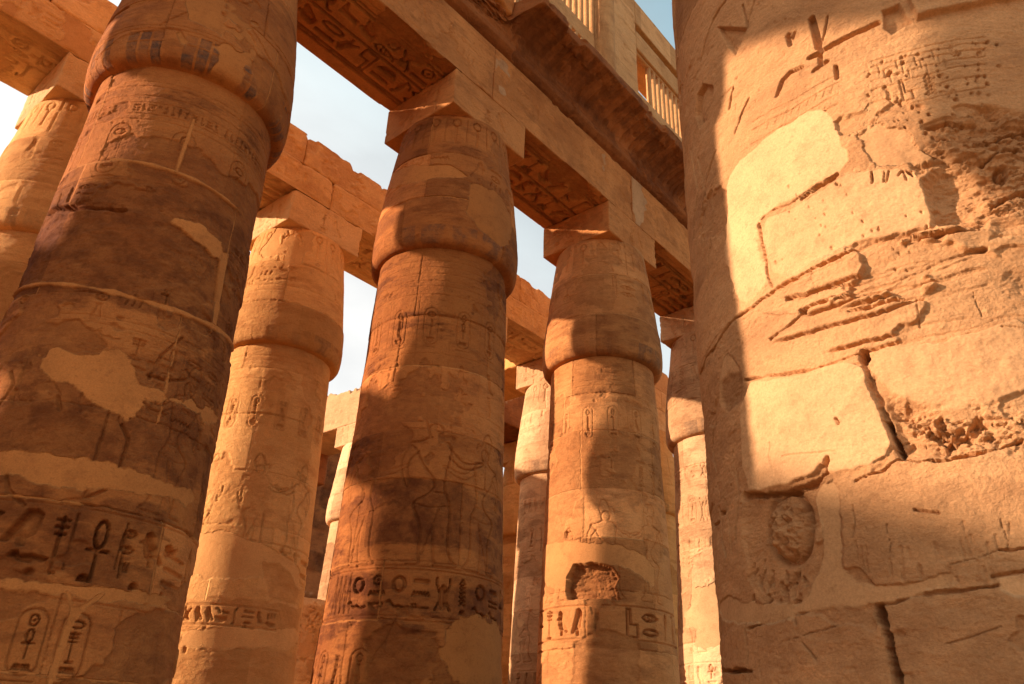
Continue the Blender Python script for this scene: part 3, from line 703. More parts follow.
def shaft_c1(C, cv, rng, zs):
    p = C.pts
    seg = courses(cv, zs, rng, tint=.5)
    for z in (7.9, 8.3, 8.4): cv.stroke([(-2.4, z), (2.4, z)], .016, .01, .5, .004)
    for x in np.arange(-1.9, 2.0, .5):
        W = cv.win(x, x+.22, 6.9, 7.5)
        if W is not None: cv.D[W[0]] = .4
        cartouche(cv, x, 6.85, .24, .7, rng, .01)
    glyph_row(cv, -2.1, 2.1, 3.3, 3.65, rng, .03); glyph_row(cv, -2.1, 2.1, 4.3, 4.75, rng, .03)
    for x in np.arange(-1.8, 1.8, .9): figure(cv, x, 4.7, 1.7, .02, rng.random() < .5)
    glyph_cols(cv, -2, 2, 2.0, 3.1, .4, rng, .014)
    joints(cv, seg, rng)
    cv.flakes(.9, .22, .014, seed=3, dark=.5)
    cv.plaster(p((190, 538), (216, 530), (262, 545), (300, 565), (300, 600), (276, 582), (262, 575), (240, 580), (190, 578)), .0, .03, 6)
    cv.plaster(p((180, 630), (215, 625), (262, 630), (262, 600), (300, 600), (300, 650), (180, 650)), .0, .03, 6)
    cv.cavity(p((176, 600), (262, 600), (302, 608), (298, 630), (236, 626), (176, 630)), .006, .006, .03, dark=.75)
    cv.cavity(p((262, 560), (280, 562), (300, 590), (296, 606), (268, 598)), .006, .006, .02, dark=.7)
    a_, b_ = C.uv(182, 622), C.uv(280, 606); glyph_row(cv, a_[0], b_[0], a_[1], a_[1]+.26, rng, .03, rules=True)
    cv.cavity(p((176, 650), (240, 648), (300, 655), (300, 690), (176, 690)), .006, .008, .04, dark=.6)
    cv.stains(.5, .7, 1.4); cv.erode(.9)
C_G = 'orange closed bud columns of the second row'
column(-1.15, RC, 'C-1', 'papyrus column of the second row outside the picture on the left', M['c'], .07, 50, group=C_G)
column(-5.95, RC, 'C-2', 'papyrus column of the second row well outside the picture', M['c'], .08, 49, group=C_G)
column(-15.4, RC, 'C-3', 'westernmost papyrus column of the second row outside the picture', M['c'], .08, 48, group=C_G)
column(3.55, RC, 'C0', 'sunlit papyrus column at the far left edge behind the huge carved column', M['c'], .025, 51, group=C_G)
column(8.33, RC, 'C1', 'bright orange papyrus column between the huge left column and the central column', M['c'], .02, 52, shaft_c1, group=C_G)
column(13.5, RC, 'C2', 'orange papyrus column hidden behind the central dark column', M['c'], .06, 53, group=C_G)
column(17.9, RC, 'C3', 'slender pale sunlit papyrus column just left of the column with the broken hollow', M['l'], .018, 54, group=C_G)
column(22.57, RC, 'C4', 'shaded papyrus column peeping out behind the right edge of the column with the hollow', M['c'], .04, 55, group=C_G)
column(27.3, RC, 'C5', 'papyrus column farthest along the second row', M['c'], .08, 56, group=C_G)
D_G = 'columns of the rows farther back'
column(18.2, RD, 'D2', 'papyrus column of the third row behind the central column', M['c'], .06, 61, group=D_G)
column(22.9, RD, 'D3', 'dark papyrus column in the gap right of the central column', M['c'], .04, 62, group=D_G)
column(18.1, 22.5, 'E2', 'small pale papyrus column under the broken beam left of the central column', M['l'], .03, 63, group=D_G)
column(9.0, RE, 'E1', 'unseen fourth row papyrus column added to cast shade, hidden behind the orange column', M['c'], .08, 64, group=D_G)  # unseen, added under the beam that shades the slender pale column
column(4.25, RE, 'E0', 'unseen fourth row papyrus column added to cast shade, hidden behind the huge left column', M['c'], .08, 65, group=D_G)  # unseen, added so that its shade falls on the slender pale column
for x_, sd_, w_ in ((-13, 66, 'nearest'), (-19, 67, 'middle'), (-26, 68, 'farthest')):
    column(x_, RE, 'E', 'unseen papyrus column added under the fourth row shade beams, %s of the western three' % w_, M['c'], .09, sd_, group=D_G)  # unseen supports added beneath the western shade beams

def stump():
    x, y = 13.4, RD; root = empty('column_stump', (x, y, 0)); tag(root, 'broken orange column stump with a ragged flat top low between the orange and central columns', 'column stump')
    C = Col(x, y, prof_shaft, 1.15); zt = 5.05
    cv = C.canvas(0, zt, .03, 81); rng = np.random.default_rng(5)
    seg = courses(cv, [0, 1.2, 2.2, 3.1, 4.2, 5.2], rng, tint=.6)
    glyph_row(cv, -2, 2, 2.6, 2.95, rng, .03); glyph_row(cv, -2, 2, 3.5, 3.85, rng, .03); figure(cv, -.35, 3.95, 1.0, .03); figure(cv, .35, 3.95, 1.0, .03, True); joints(cv, seg, rng)
    cv.patches(.6, .3, seed=3); cv.flakes(.9, .15, .03, seed=6, dark=.5); cv.stains(.6); cv.erode(1.4)
    U, V = np.meshgrid(cv.us, cv.vs); th = C.th0+U/C.rr; r = C.prof(V)+cv.H
    k = ss(V, zt-.25, zt); r = r-.12*k*k; Z = V+k*.08*fbm(U, V*0, 1.2, 3, 4)
    P = np.stack([r*np.cos(th), r*np.sin(th), Z], -1).reshape(-1, 3)
    nv, nu = U.shape; f = gridfaces(nv, nu, True)
    top = P[-nu:].copy(); rings = [P]; fs = [f]; at = np.stack([cv.P, cv.D, cv.B, cv.K], -1).reshape(-1, 4); ats = [at]; b = (nv-1)*nu; n = len(P)
    for s in (.75, .4, .02):
        q = top.copy(); q[:, :2] *= s; q[:, 2] += .06*fbm(q[:, 0], q[:, 1], 2, 3, 9); rings.append(q); ats.append(np.tile([0, .2, .5, 0], (nu, 1)))
        j = np.arange(nu); j2 = (j+1) % nu; fs.append(np.stack([b+j, b+j2, n+j2, n+j], -1)); b = n; n += nu
    link_mesh('shaft', np.concatenate(rings), np.concatenate(fs), M['e'], root, np.concatenate(ats))
stump()

# ------------------------------------------------------------------ the huge nave column on the right
def nave_column():
    x, y = 5.85, 1.03; root = empty('nave_column', (x, y, 0)); tag(root, 'enormous tan sandstone column of large weathered blocks filling the right side', 'column')
    def prof(z): return np.interp(z, [0, .6, 1.6, 15.2], [1.62, 1.7, 1.7, 1.66])
    C = Col(x, y, prof, 1.7); p = C.pts; rng = np.random.default_rng(3)
    st = .0050
    vs = np.concatenate([np.arange(.55, 2.0, .04), np.arange(2.0, 7.6, st), np.arange(7.6, 15.25, .06)])
    cv = C.canvas(0, 0, st, 7, front=92, back=.05, vs=vs, right=34)
    sl, U, V = cv.all()
    # upper and outer courses nobody sees closely
    seg = courses(cv, [.55, 1.3, 1.95], rng)+courses(cv, [7.3, 8.2, 9.1, 10, 10.9, 11.8, 12.7, 13.6, 14.5, 15.3], rng)
    seg2 = courses(cv, [C.uv(880, 680)[1]-.6, C.uv(800, 614)[1], C.uv(900, 458)[1], C.uv(850, 354)[1], C.uv(860, 256)[1], C.uv(900, 166)[1], C.uv(900, 40)[1], 7.3], rng, 1.6, 2.4, tint=.25, prot=.004)
    cv.B[:] = .5+(cv.B-.5)*.6
    joints(cv, seg, rng)
    S_ = lambda pts, w_, d_, **k: cv.stroke(p(*pts), w_, d_, **k)
    # ruled lines and small signs of the worn inscriptions
    for o_ in (0, 9, 22, 33): S_(((752, 122+o_), (795, 100+o_*.95), (839, 74+o_*.9)), .010, .008, wob=.004)
    for k in range(9): S_(((762+k*8, 143-k*4.4), (762+k*8, 151-k*4.4)), .011, .008)
    for k in range(9): S_(((767+k*8, 129-k*4.4), (770+k*8, 121-k*4.4)), .008, .006)
    for o_ in (0, 6, 12, 20, 29, 41, 55): S_(((872, 62+o_), (905, 52+o_), (950, 42+o_*.95), (985, 38+o_*.9)), .010, .009, wob=.01)
    for k in range(14): S_(((878+k*6, 66-k*1.6+(k % 3)*6), (880+k*6, 74-k*1.6+(k % 3)*6)), .010, .009)
    glyph_row(cv, *sorted((C.uv(880, 100)[0], C.uv(950, 80)[0])), C.uv(910, 100)[1], C.uv(910, 78)[1], rng, .008, rules=False, keep=.7)
    # deep cut signs high on the shaft
    S_(((777, 95), (782, 80), (790, 71), (801, 67)), .040, .055, soft=.3)
    S_(((811, 18), (815, 32), (818, 46)), .050, .06, soft=.3); S_(((827, 16), (824, 34), (821, 44)), .016, .03)
    S_(((810, 57), (824, 50), (845, 38), (878, 23)), .042, .06, soft=.3, wob=.008); S_(((814, 71), (820, 66), (827, 61)), .035, .05, soft=.3)
    S_(((820, 48), (820, 62)), .03, .05); S_(((836, 66), (837, 78)), .028, .04)
    S_(((811, 150), (818, 147)), .028, .05, soft=.3); S_(((788, 35), (790, 44)), .03, .04, jag=.9); S_(((794, 32), (792, 38)), .03, .03)
    cv.sunk(p((717, 27), (745, 28), (741, 40), (735, 55), (726, 44)), .05, .02)
    S_(((728, 108), (732, 88)), .026, .045); S_(((735, 133), (739, 117), (748, 98)), .02, .03, wob=.008); S_(((700, 60), (712, 20), (724, 2)), .03, .03, wob=.01)
    S_(((742, 5), (747, 27)), .02, .03); S_(((754, 0), (748, 20), (744, 33)), .018, .02)
    cv.sunk(p((697, 95), (703, 84), (712, 86), (713, 98), (706, 118), (699, 128), (695, 115)), .06, .02)
    for q in (((690, 150), (697, 190), (694, 240)), ((697, 160), (706, 200), (702, 262)), ((716, 150), (706, 180), (702, 210)), ((722, 190), (710, 240), (706, 300))): S_(q, .025, .02, wob=.03)
    # raised block with a crisp shadowed edge at the top
    R = cv.region(p((905, -30), (906, 3), (915, 23), (1008, 3), (1060, -6), (1060, -40)), .006)
    if R: cv.H[R[0]] += .05*ss(R[3], -.004, .012)
    R = cv.region(p((880, 10), (900, 2), (914, 23), (892, 34), (884, 28)), .006)
    if R: cv.H[R[0]] -= .05*ss(R[3], -.004, .012)
    # block joints
    J = lambda pts, w_=.02, d_=.03, **k: S_(pts, w_*.85, d_*1.6, wob=.02, jag=.8, **k)
    J(((700, 375), (716, 345), (728, 325), (752, 308), (776, 289)), .022, .03)
    J(((776, 289), (800, 276), (838, 259), (860, 248), (873, 243), (905, 236), (935, 229)), .026, .05); J(((758, 221), (763, 250), (771, 288)), .018, .025)
    J(((758, 221), (790, 202), (835, 176)), .014, .02); J(((803, 197), (820, 186), (834, 178)), .03, .035)
    J(((744, 380), (780, 374), (815, 368), (860, 352), (915, 340), (1000, 318), (1040, 312)), .018, .022)
    J(((860, 352), (868, 376), (880, 405), (890, 436), (898, 458)), .055, .12)
    J(((855, 481), (880, 472), (895, 461), (930, 458), (966, 456), (1024, 440)), .022, .04)
    J(((749, 629), (800, 612), (865, 599), (885, 602), (940, 592), (1024, 581)), .018, .022)
    J(((876, 600), (886, 630), (900, 690)), .045, .09); J(((718, 672), (735, 671), (752, 669)), .03, .05)
    J(((815, 660), (800, 640)), .01, .01); J(((746, 622), (750, 684)), .018, .02); J(((720, 620), (722, 684)), .014, .015)
    # thin bedded ledges
    for a, b_, dd in (((786, 300), (935, 262), .03), ((800, 312), (985, 248), .05), ((838, 300), (985, 268), .045), ((850, 310), (990, 283), .03), ((770, 338), (806, 312), .06), ((930, 348), (972, 330), .035), ((905, 240), (985, 226), .04)):
        J((a, ((a[0]+b_[0])/2, (a[1]+b_[1])/2+2), b_), .026, dd)
    for a, h_ in ((((786, 302), (835, 282), (880, 270), (945, 258)), .05), (((800, 316), (860, 296), (920, 276), (988, 250)), .06), (((838, 308), (900, 291), (988, 270)), .05), (((770, 345), (850, 318), (920, 300), (992, 285)), .04), (((905, 243), (950, 233), (988, 226)), .06), (((820, 352), (900, 330), (990, 312)), .035)):
        ledge(cv, p(*a), h_*.62, .16)
    for k in range(2):
        R = cv.region(p((830+6*k, 298+9*k), (905, 278+9*k), (985, 262+9*k), (988, 268+9*k), (905, 285+9*k), (832+6*k, 304+9*k)), .02, 8)
        if R: cv.H[R[0]] += (.02-.01*(k % 2))*ss(R[3], -.004, .015)
    cv.flakes(1.1, .25, .018, seed=4, dark=.18, sv=1.6, rough=.006)
    # the big pale repaired blocks
    cv.plaster(p((727, 193), (733, 171), (778, 132), (806, 114), (822, 112), (838, 128), (848, 158), (838, 175), (790, 200), (758, 220), (762, 250), (770, 286), (742, 308), (733, 280), (724, 260), (726, 220)), .012, .02, 6, dark=-.12, rough=.002)
    cv.plaster(p((762, 224), (798, 204), (836, 180), (868, 171), (912, 170), (922, 185), (934, 226), (905, 232), (850, 248), (776, 283)), .010, .02, 7, dark=.0, rough=.006)
    cv.plaster(p((742, 385), (800, 376), (858, 358), (880, 410), (893, 452), (860, 466), (828, 474), (824, 462), (815, 474), (780, 489), (744, 492)), .016, .014, 7, dark=-.06, rough=.006)
    cv.plaster(p((866, 356), (940, 340), (1040, 318), (1040, 385), (1010, 395), (980, 410), (930, 412), (900, 400), (884, 395)), .004, .02, 6, dark=.04, rough=.006)
    # pitted surface
    for _ in range(120):
        a, b_ = rng.uniform(865, 1000), rng.uniform(40, 160)
        if b_ > 62-(a-872)*.2: S_(((a, b_), (a+rng.uniform(-1, 1), b_+.8)), rng.uniform(.01, .026), rng.uniform(.01, .03))
    for _ in range(40):
        a, b_ = rng.uniform(775, 930), rng.uniform(180, 270); S_(((a, b_), (a+1, b_+1.5)), rng.uniform(.006, .016), .012)
    for _ in range(9):
        a = rng.uniform(868, 915); S_(((a, 172), (a+rng.uniform(-5, 5), rng.uniform(174, 186))), .012, .02, jag=.9)
    # the shattered hollow at the right
    cv.cavity(p((925, 185), (908, 165), (930, 128), (955, 115), (985, 108), (1060, 118), (1060, 215), (1000, 226), (975, 232), (938, 222)), .07, .075, .03, dark=.15, edge=.05, rs=7)
    cv.cavity(p((925, 178), (945, 160), (975, 170), (985, 200), (975, 222), (940, 226), (932, 205)), .17, .03, .02, dark=.2, edge=.05)
    cv.cavity(p((1000, 300), (1010, 265), (1060, 262), (1060, 310)), .05, .02, .02, dark=.2); cv.cavity(p((985, 212), (1060, 205), (1060, 235), (990, 240)), .04, .02, .02, dark=.1)
    for q in (((930, 128), (945, 122), (960, 124)), ((985, 140), (1005, 132), (1040, 128)), ((985, 160), (1000, 150), (1020, 148)), ((990, 205), (1004, 196), (1030, 190))): S_(q, .035, .06, wob=.02, jag=.8)
    S_(ell(1003, 170, 5, 6), .03, .06)
    cv.plaster(p((866, 100), (876, 96), (888, 118), (902, 130), (930, 150), (936, 160), (900, 166), (872, 164), (862, 150), (866, 120)), -.004, .05, 7, dark=.2, rough=.006)
    # eroded bowl under the cracked block
    R = cv.region(p((884, 392), (905, 402), (935, 412), (975, 408), (1010, 392), (1060, 376), (1060, 452), (966, 456), (900, 460), (892, 430)), .04, 5)
    if R:
        sl_, U_, V_, d = R; m = ss(d, -.02, .14); n_ = fbm(U_, V_, 6, 6, 91, gain=.68)
        cv.H[sl_] += m*(-.06+.02*n_+.11*cv.terr(U_, V_, 1., 3)); cv.P[sl_] *= 1-m*.8
    cv.cavity(p((888, 400), (905, 425), (932, 440), (938, 450), (900, 458)), .12, .01, .01, dark=.1, edge=.06)
    for q in (((940, 420), (946, 432)), ((978, 420), (972, 436)), ((930, 430), (950, 440)), ((962, 430), (952, 444))): S_(q, .05, .05, wob=.02, jag=.8)
    for _ in range(45):
        a = rng.uniform(900, 1040); b_ = rng.uniform(412, 446); S_(((a, b_), (a+rng.uniform(-9, 9), b_+rng.uniform(1, 9))), rng.uniform(.01, .025), .016, wob=.025, jag=.9)
    # overhanging lip, and beneath it the oval knob in its niche
    cv.cavity(p((744, 494), (780, 492), (826, 478), (828, 486), (812, 500), (818, 520), (815, 560), (800, 600), (770, 612), (752, 590), (742, 540)), .035, .012, .015, dark=.3, edge=.02)
    S_(((743, 496), (780, 495), (815, 482), (827, 472), (828, 460)), .045, .07, wob=.01, jag=.5)
    u0_, z0_ = C.uv(784, 527); rx = abs(C.uv(806, 527)[0]-u0_); rz = abs(C.uv(784, 494)[1]-z0_)*1.
    W = cv.win(u0_-rx*1.5, u0_+rx*1.5, z0_-rz*1.5, z0_+rz*1.5)
    if W:
        sl_, U_, V_ = W; e_ = np.hypot((U_-u0_)/rx, (V_-z0_)/rz); b_ = np.sqrt(np.clip(1-e_**2, 0, 1))
        net = np.minimum(np.abs(np.sin((U_-u0_)*42+(V_-z0_)*16+2*fbm(U_, V_, 5, 2, 4))), np.abs(np.sin((U_-u0_)*20-(V_-z0_)*38)))
        cv.H[sl_] = np.where(e_ < 1, -.09+.105*b_+.026*net+.06*fbm(U_, V_, 11, 6, 8, gain=.72), cv.H[sl_]-.06*np.exp(-((e_-1.06)/.12)**2)); cv.P[sl_] *= e_ > 1
    for _ in range(26):
        a, b_ = rng.uniform(750, 812), rng.uniform(565, 618); S_(((a, b_), (a+rng.uniform(-5, 5), b_+rng.uniform(4, 14))), .024, .022, wob=.01, jag=.8)
    # smooth mortar in the vertical seam
    cv.plaster(p((815, 484), (838, 478), (842, 520), (845, 585), (865, 592), (905, 584), (950, 570), (956, 584), (900, 600), (865, 600), (800, 616), (745, 626), (722, 620), (718, 605), (732, 598), (770, 606), (806, 602), (818, 560), (822, 520)), -.004, .022, 7, dark=.17)
    cv.plaster(p((1000, 576), (1060, 565), (1060, 600), (1004, 592)), -.002, .01, 7, dark=.05)
    cv.plaster(p((730, 350), (722, 360), (718, 400), (724, 412), (738, 402), (742, 372)), 0, .01, 7, dark=.1); cv.cavity(p((720, 382), (728, 372), (742, 370), (742, 400), (728, 412), (721, 402)), .02, .01, .01, dark=.9)
    # upright signs on the shaded flank
    for q in (((712, 505), (710, 515), (713, 527), (718, 522)), ((718, 508), (722, 540), (727, 556)), ((725, 500), (730, 530), (732, 552)), ((735, 470), (738, 500), (736, 540)), ((714, 420), (712, 450), (716, 470)), ((719, 514), (724, 512))): S_(q, .022, .032, wob=.005)
    for q in (((836, 420), (838, 425)), ((915, 510), (938, 512)), ((1000, 550), (1030, 548)), ((992, 575), (1030, 572)), ((760, 560), (764, 590))): S_(q, .014, .03, jag=.9, wob=.012)
    for k in range(22):
        a = rng.uniform(850, 1010); b_ = rng.uniform(520, 570); S_(((a, b_), (a+2, b_+rng.uniform(8, 22))), .014, .007, wob=.01)
    for _ in range(16):
        a, b_ = rng.uniform(745, 1030), rng.uniform(200, 670); q = [(a, b_)]; up_ = rng.random() < .4; g_ = rng.uniform(-.35, .0)
        for _k in range(4):
            if up_: a += rng.uniform(-1, 3); b_ += rng.uniform(5, 10)
            else: w_ = rng.uniform(8, 18); a += w_; b_ += w_*g_+rng.uniform(-1, 1)
            q.append((a, b_))
        S_(q, .006, .012, wob=.015, jag=.9)
    cv.stains(.42, .8, 1.5, zone=lambda U, V: .22*(V < 3.0)); cv.erode(1.1)  # blotches set in darker over the lowest part of the shaft
    cv.H += (.005*fbm(U, V, 9, 6, 55, gain=.72)+.013*cv.terr(U, V, .55, 9)*ss(fbm(U, V, 1.4, 3, 66), -.15, .25))*(1-.85*cv.P)
    C.mesh(cv, 'shaft', M['r'], root)
    K = Col(x, y, lambda z: np.interp(z, [15.2, 15.5, 16.5, 17.4, 18.2, 18.25, 18.3], [1.66, 1.75, 2.0, 2.5, 3.3, 3.3, 1.0]), 1.7)
    cv = K.canvas(15.2, 18.3, .12, 8); cv.erode(1); K.mesh(cv, 'capital', M['r'], root)
    P_ = Col(x, y, lambda z: np.interp(z, [-.1, .02, .5, .56, .565], [2.3, 2.35, 2.3, 2.2, 1.2]), 1.7)
    cv = P_.canvas(0, 0, .08, 9, vs=np.array([-.1, .02, .2, .4, .5, .56, .565])); cv.erode(1); P_.mesh(cv, 'plinth', M['r'], root)
nave_column()

# ------------------------------------------------------------------ architraves
def soffit(seed, y0, y1, depth=.03):
    def fn(cv):
        r = np.random.default_rng(seed); L_ = cv.us[-1]; W_ = cv.vs[-1]
        for v in (.16*W_, .2*W_, .5*W_, .8*W_, .84*W_): cv.stroke([(.0, v), (L_, v)], .045, depth*1.3, .3, .006)
        for a, b in ((.215, .49), (.515, .785)):
            x = .05
            while x < L_-.3:
                h = (b-a)*W_
                g = r.choice(TALL+['disk', 'eye', 'basket', 'mouth', 'duck'])
                put(cv, g, x, a*W_+.03, h*(.75 if g in G_TALL else .9), h*(.88 if g in G_TALL else .42), depth, .04, rot=(g in G_TALL and r.random() < .4))
                if g not in G_TALL: put(cv, r.choice(FLAT), x, a*W_+.03+h*.5, h*.85, h*.38, depth, .035)
                x += h*.86
        cv.stroke([(0, .09*W_), (L_, .09*W_)], .02, depth*.4, .5, .01)
        cv.B[:] = .36; cv.flakes(.8, .3, .03, seed=seed, dark=.6); cv.stains(.5, .7, 1.2, seed=2)
    return fn
def beam_front(seed):
    def fn(cv):
        r = np.random.default_rng(seed); L_ = cv.us[-1]; H_ = cv.vs[-1]
        glyph_row(cv, .1, L_-.1, H_*.25, H_*.72, r, .008, sw=.022, keep=.8)
        for v in (.09, .86): cv.stroke([(0, H_*v), (L_, H_*v)], .02, .01, .5, .012, jag=.6)
        for k in range(10):
            a = r.uniform(0, L_); cv.stroke([(a, 0), (a+r.uniform(-.05, .05), H_)], .012, .004, .5, .02)
        cv.flakes(.8, .22, .014, seed=seed, dark=.35); cv.flakes(2.2, .34, .012, seed=seed+4, dark=.3); cv.patches(.6, .42, seed=seed+1); cv.stains(.4, 1.2, 1.3)
    return fn
def architrave(x0, x1, yc, z0, z1, label, mat, seed, group, step=.022, deep=.03, hy=HY, sof=True):
    cvs = {'-Y': beam_front(seed)}
    if sof: cvs['-Z'] = soffit(seed+1, 0, 0, deep)
    root = empty('architrave', ((x0+x1)/2, yc, z0)); tag(root, label, 'architrave', group)
    relief_box('beam_block', (x0+.006, x1-.006, yc-hy, yc+hy, z0, z1), mat, root, step=step, wear=.022, seed=seed, carve=cvs, origin=((x0+x1)/2, yc, z0), chip=.07)
AG = 'beams of the architrave below the clerestory'
for a, b, lb, sd_, st in ((-12.5, -6.24, 'westernmost architrave beam under the clerestory outside the picture', 200, .08), (-6.24, SX[-2], 'architrave beam off the left of the picture under the clerestory', 201, .06), (SX[-2], SX[-1], 'architrave beam left of the huge left column, mostly out of view', 202, .05),
        (SX[-1], SX[0], 'architrave beam from the huge left column to the central column with deeply carved underside', 203, .016), (SX[0], SX[1], 'architrave beam between the central column and the column with the hollow', 204, .02),
        (SX[1], SX[2], 'architrave beam from the column with the hollow towards the huge tan shaft', 205, .025), (SX[2], 24.5, 'architrave beam hidden behind the huge tan shaft', 206, .06)):
    architrave(a, b, RA, ZT, 13.56, lb, M['b'], sd_, AG, st, .05)
CG = 'beams of the second row architrave'
for a, b, lb, sd_, st in ((-15.4, -5.95, 'long unseen orange architrave beam of the second row, stretched to shape the light', 210, .12), (-5.95, -1.2, 'orange architrave beam of the second row off the left of the picture', 211, .07), (-1.2, 3.55, 'orange architrave beam in the top left corner ending at the far left column', 212, .03),  # unseen long beam stretched past a dropped column to shape the tan shaft's light
        (3.55, 8.33, 'orange architrave beam running behind the huge left column', 213, .03), (8.33, 13.08, 'orange architrave beam over the bright orange column', 214, .022),
        (13.08, 17.9, 'orange architrave beam between the central column and the slender pale column', 215, .025), (17.9, 22.57, 'orange architrave beam right of the column with the hollow', 216, .035), (22.57, 27.3, 'far orange architrave beam of the second row', 217, .06)):
    architrave(a, b, RC, ZT, 13.02, lb, M['e'], sd_, CG, st, .03)
def ragged(seed, ztop, amp, floor):
    def fn(V):
        k = ss(V[:, 2], floor, ztop)
        n = vnoise(V[:, 0]*1.1+seed, V[:, 1]*.7, seed); n2 = fbm(V[:, 0], V[:, 1], 3.5, 4, seed+1)
        V = V.copy(); V[:, 2] -= k*amp*(ss(n, .45, .62)*.6+.35*np.abs(n2)+.5*ss(n2, .35, .45)); return V
    return fn
rngb = np.random.default_rng(77)
x = -15.
k = 0
while x < 27:
    L_ = rngb.uniform(2.0, 2.9); a, b = x, min(x+L_, 27.3)
    o = relief_box('coping_block', (a+.008, b-.008, RC-HY+.015, RC+HY-.02, 13.024, 13.86), M['e'], None, step=.03 if 1 < a < 19 else .07, wear=.05, seed=230+k, origin=None,
               carve={'-Y': (lambda q: (lambda cv: (cv.flakes(.8, .05, .02, seed=q, dark=.6), cv.stains(.5, 1.2, 1.2, seed=q))))(k)}, warp=ragged(230+k, 13.86, .11, 13.3), tintv=rngb.uniform(.4, .62), chip=.08)
    mid = (a+b)/2
    refs = {2.4: 'in the top left corner of the picture', 4.9: 'hidden behind the huge left column', 7.4: 'left of the bright orange capital', 9.8: 'right of the bright orange capital', 12.2: 'behind the central capital',
            14.8: 'in the gap right of the central capital', 17.2: 'over the slender pale column', 20: 'behind the hollowed column', 23: 'right of the hollowed column'}
    r_ = min(refs, key=lambda q: abs(q-mid))
    lab = 'worn orange coping block with broken top, '+refs[r_] if 1 < mid < 24 else 'coping block of the second row outside the picture'
    tag(o, lab, 'stone block', 'coping blocks on the second row architrave'); x += L_; k += 1

# broken cross beam over the pale column, and the blocks that carry on behind
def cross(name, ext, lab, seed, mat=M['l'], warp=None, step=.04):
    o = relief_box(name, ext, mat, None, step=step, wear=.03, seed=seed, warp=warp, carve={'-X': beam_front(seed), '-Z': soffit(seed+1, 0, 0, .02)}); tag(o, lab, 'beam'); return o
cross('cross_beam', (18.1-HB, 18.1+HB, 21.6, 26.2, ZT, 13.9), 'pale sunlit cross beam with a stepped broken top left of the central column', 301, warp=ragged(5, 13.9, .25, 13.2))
cross('cross_beam', (17.9-HB, 17.9+HB, RC+HY+.01, 21.58, ZT, 13.6), 'cross beam running back from the slender pale column', 302, M['c'])
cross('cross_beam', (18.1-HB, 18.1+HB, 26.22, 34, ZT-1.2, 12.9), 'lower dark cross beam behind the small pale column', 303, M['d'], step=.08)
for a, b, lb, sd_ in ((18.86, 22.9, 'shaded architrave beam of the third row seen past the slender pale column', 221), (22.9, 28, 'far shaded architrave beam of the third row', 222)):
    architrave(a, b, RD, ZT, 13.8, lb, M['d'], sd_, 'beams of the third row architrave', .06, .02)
for a, b, lb, sd_ in ((-32, -20, 'unseen fourth row beam at the far west, added to cast shade', 223), (-19.98, -8.4, 'unseen fourth row beam off to the left, added to cast shade', 224), (3.2, 9.4, 'fourth row beam added to cast shade, hidden behind the huge left column', 225)):  # unseen beams added where their shade is wanted, gaps left for sunlight
    architrave(a, b, RE, ZT, 12.95, lb, M['c'], sd_, 'added shade casting beams of the fourth row', .1, .02)

# the back wall of the hall
def wall_carve(seed):
    def fn(cv):
        r = np.random.default_rng(seed); H_ = cv.vs[-1]
        seg = courses(cv, list(np.arange(0, H_, 1.05))+[H_+.1], r, 1.2, 2.6, tint=1.3, prot=.03); joints(cv, seg, r, .05, .05, .1)
        cv.flakes(.4, .2, .06, seed=2, dark=.7); cv.stains(.8, .3, .5)
    return fn
def back_wall(ext, lab, seed):
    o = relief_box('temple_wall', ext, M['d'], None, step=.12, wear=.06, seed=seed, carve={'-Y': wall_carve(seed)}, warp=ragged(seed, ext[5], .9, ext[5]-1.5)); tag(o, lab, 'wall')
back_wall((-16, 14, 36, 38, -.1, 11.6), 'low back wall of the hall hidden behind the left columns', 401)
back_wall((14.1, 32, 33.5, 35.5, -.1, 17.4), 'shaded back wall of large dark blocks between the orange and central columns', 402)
back_wall((32.1, 75, 33, 35, -.1, 12.5), 'shaded back wall far behind the column with the hollow', 403)

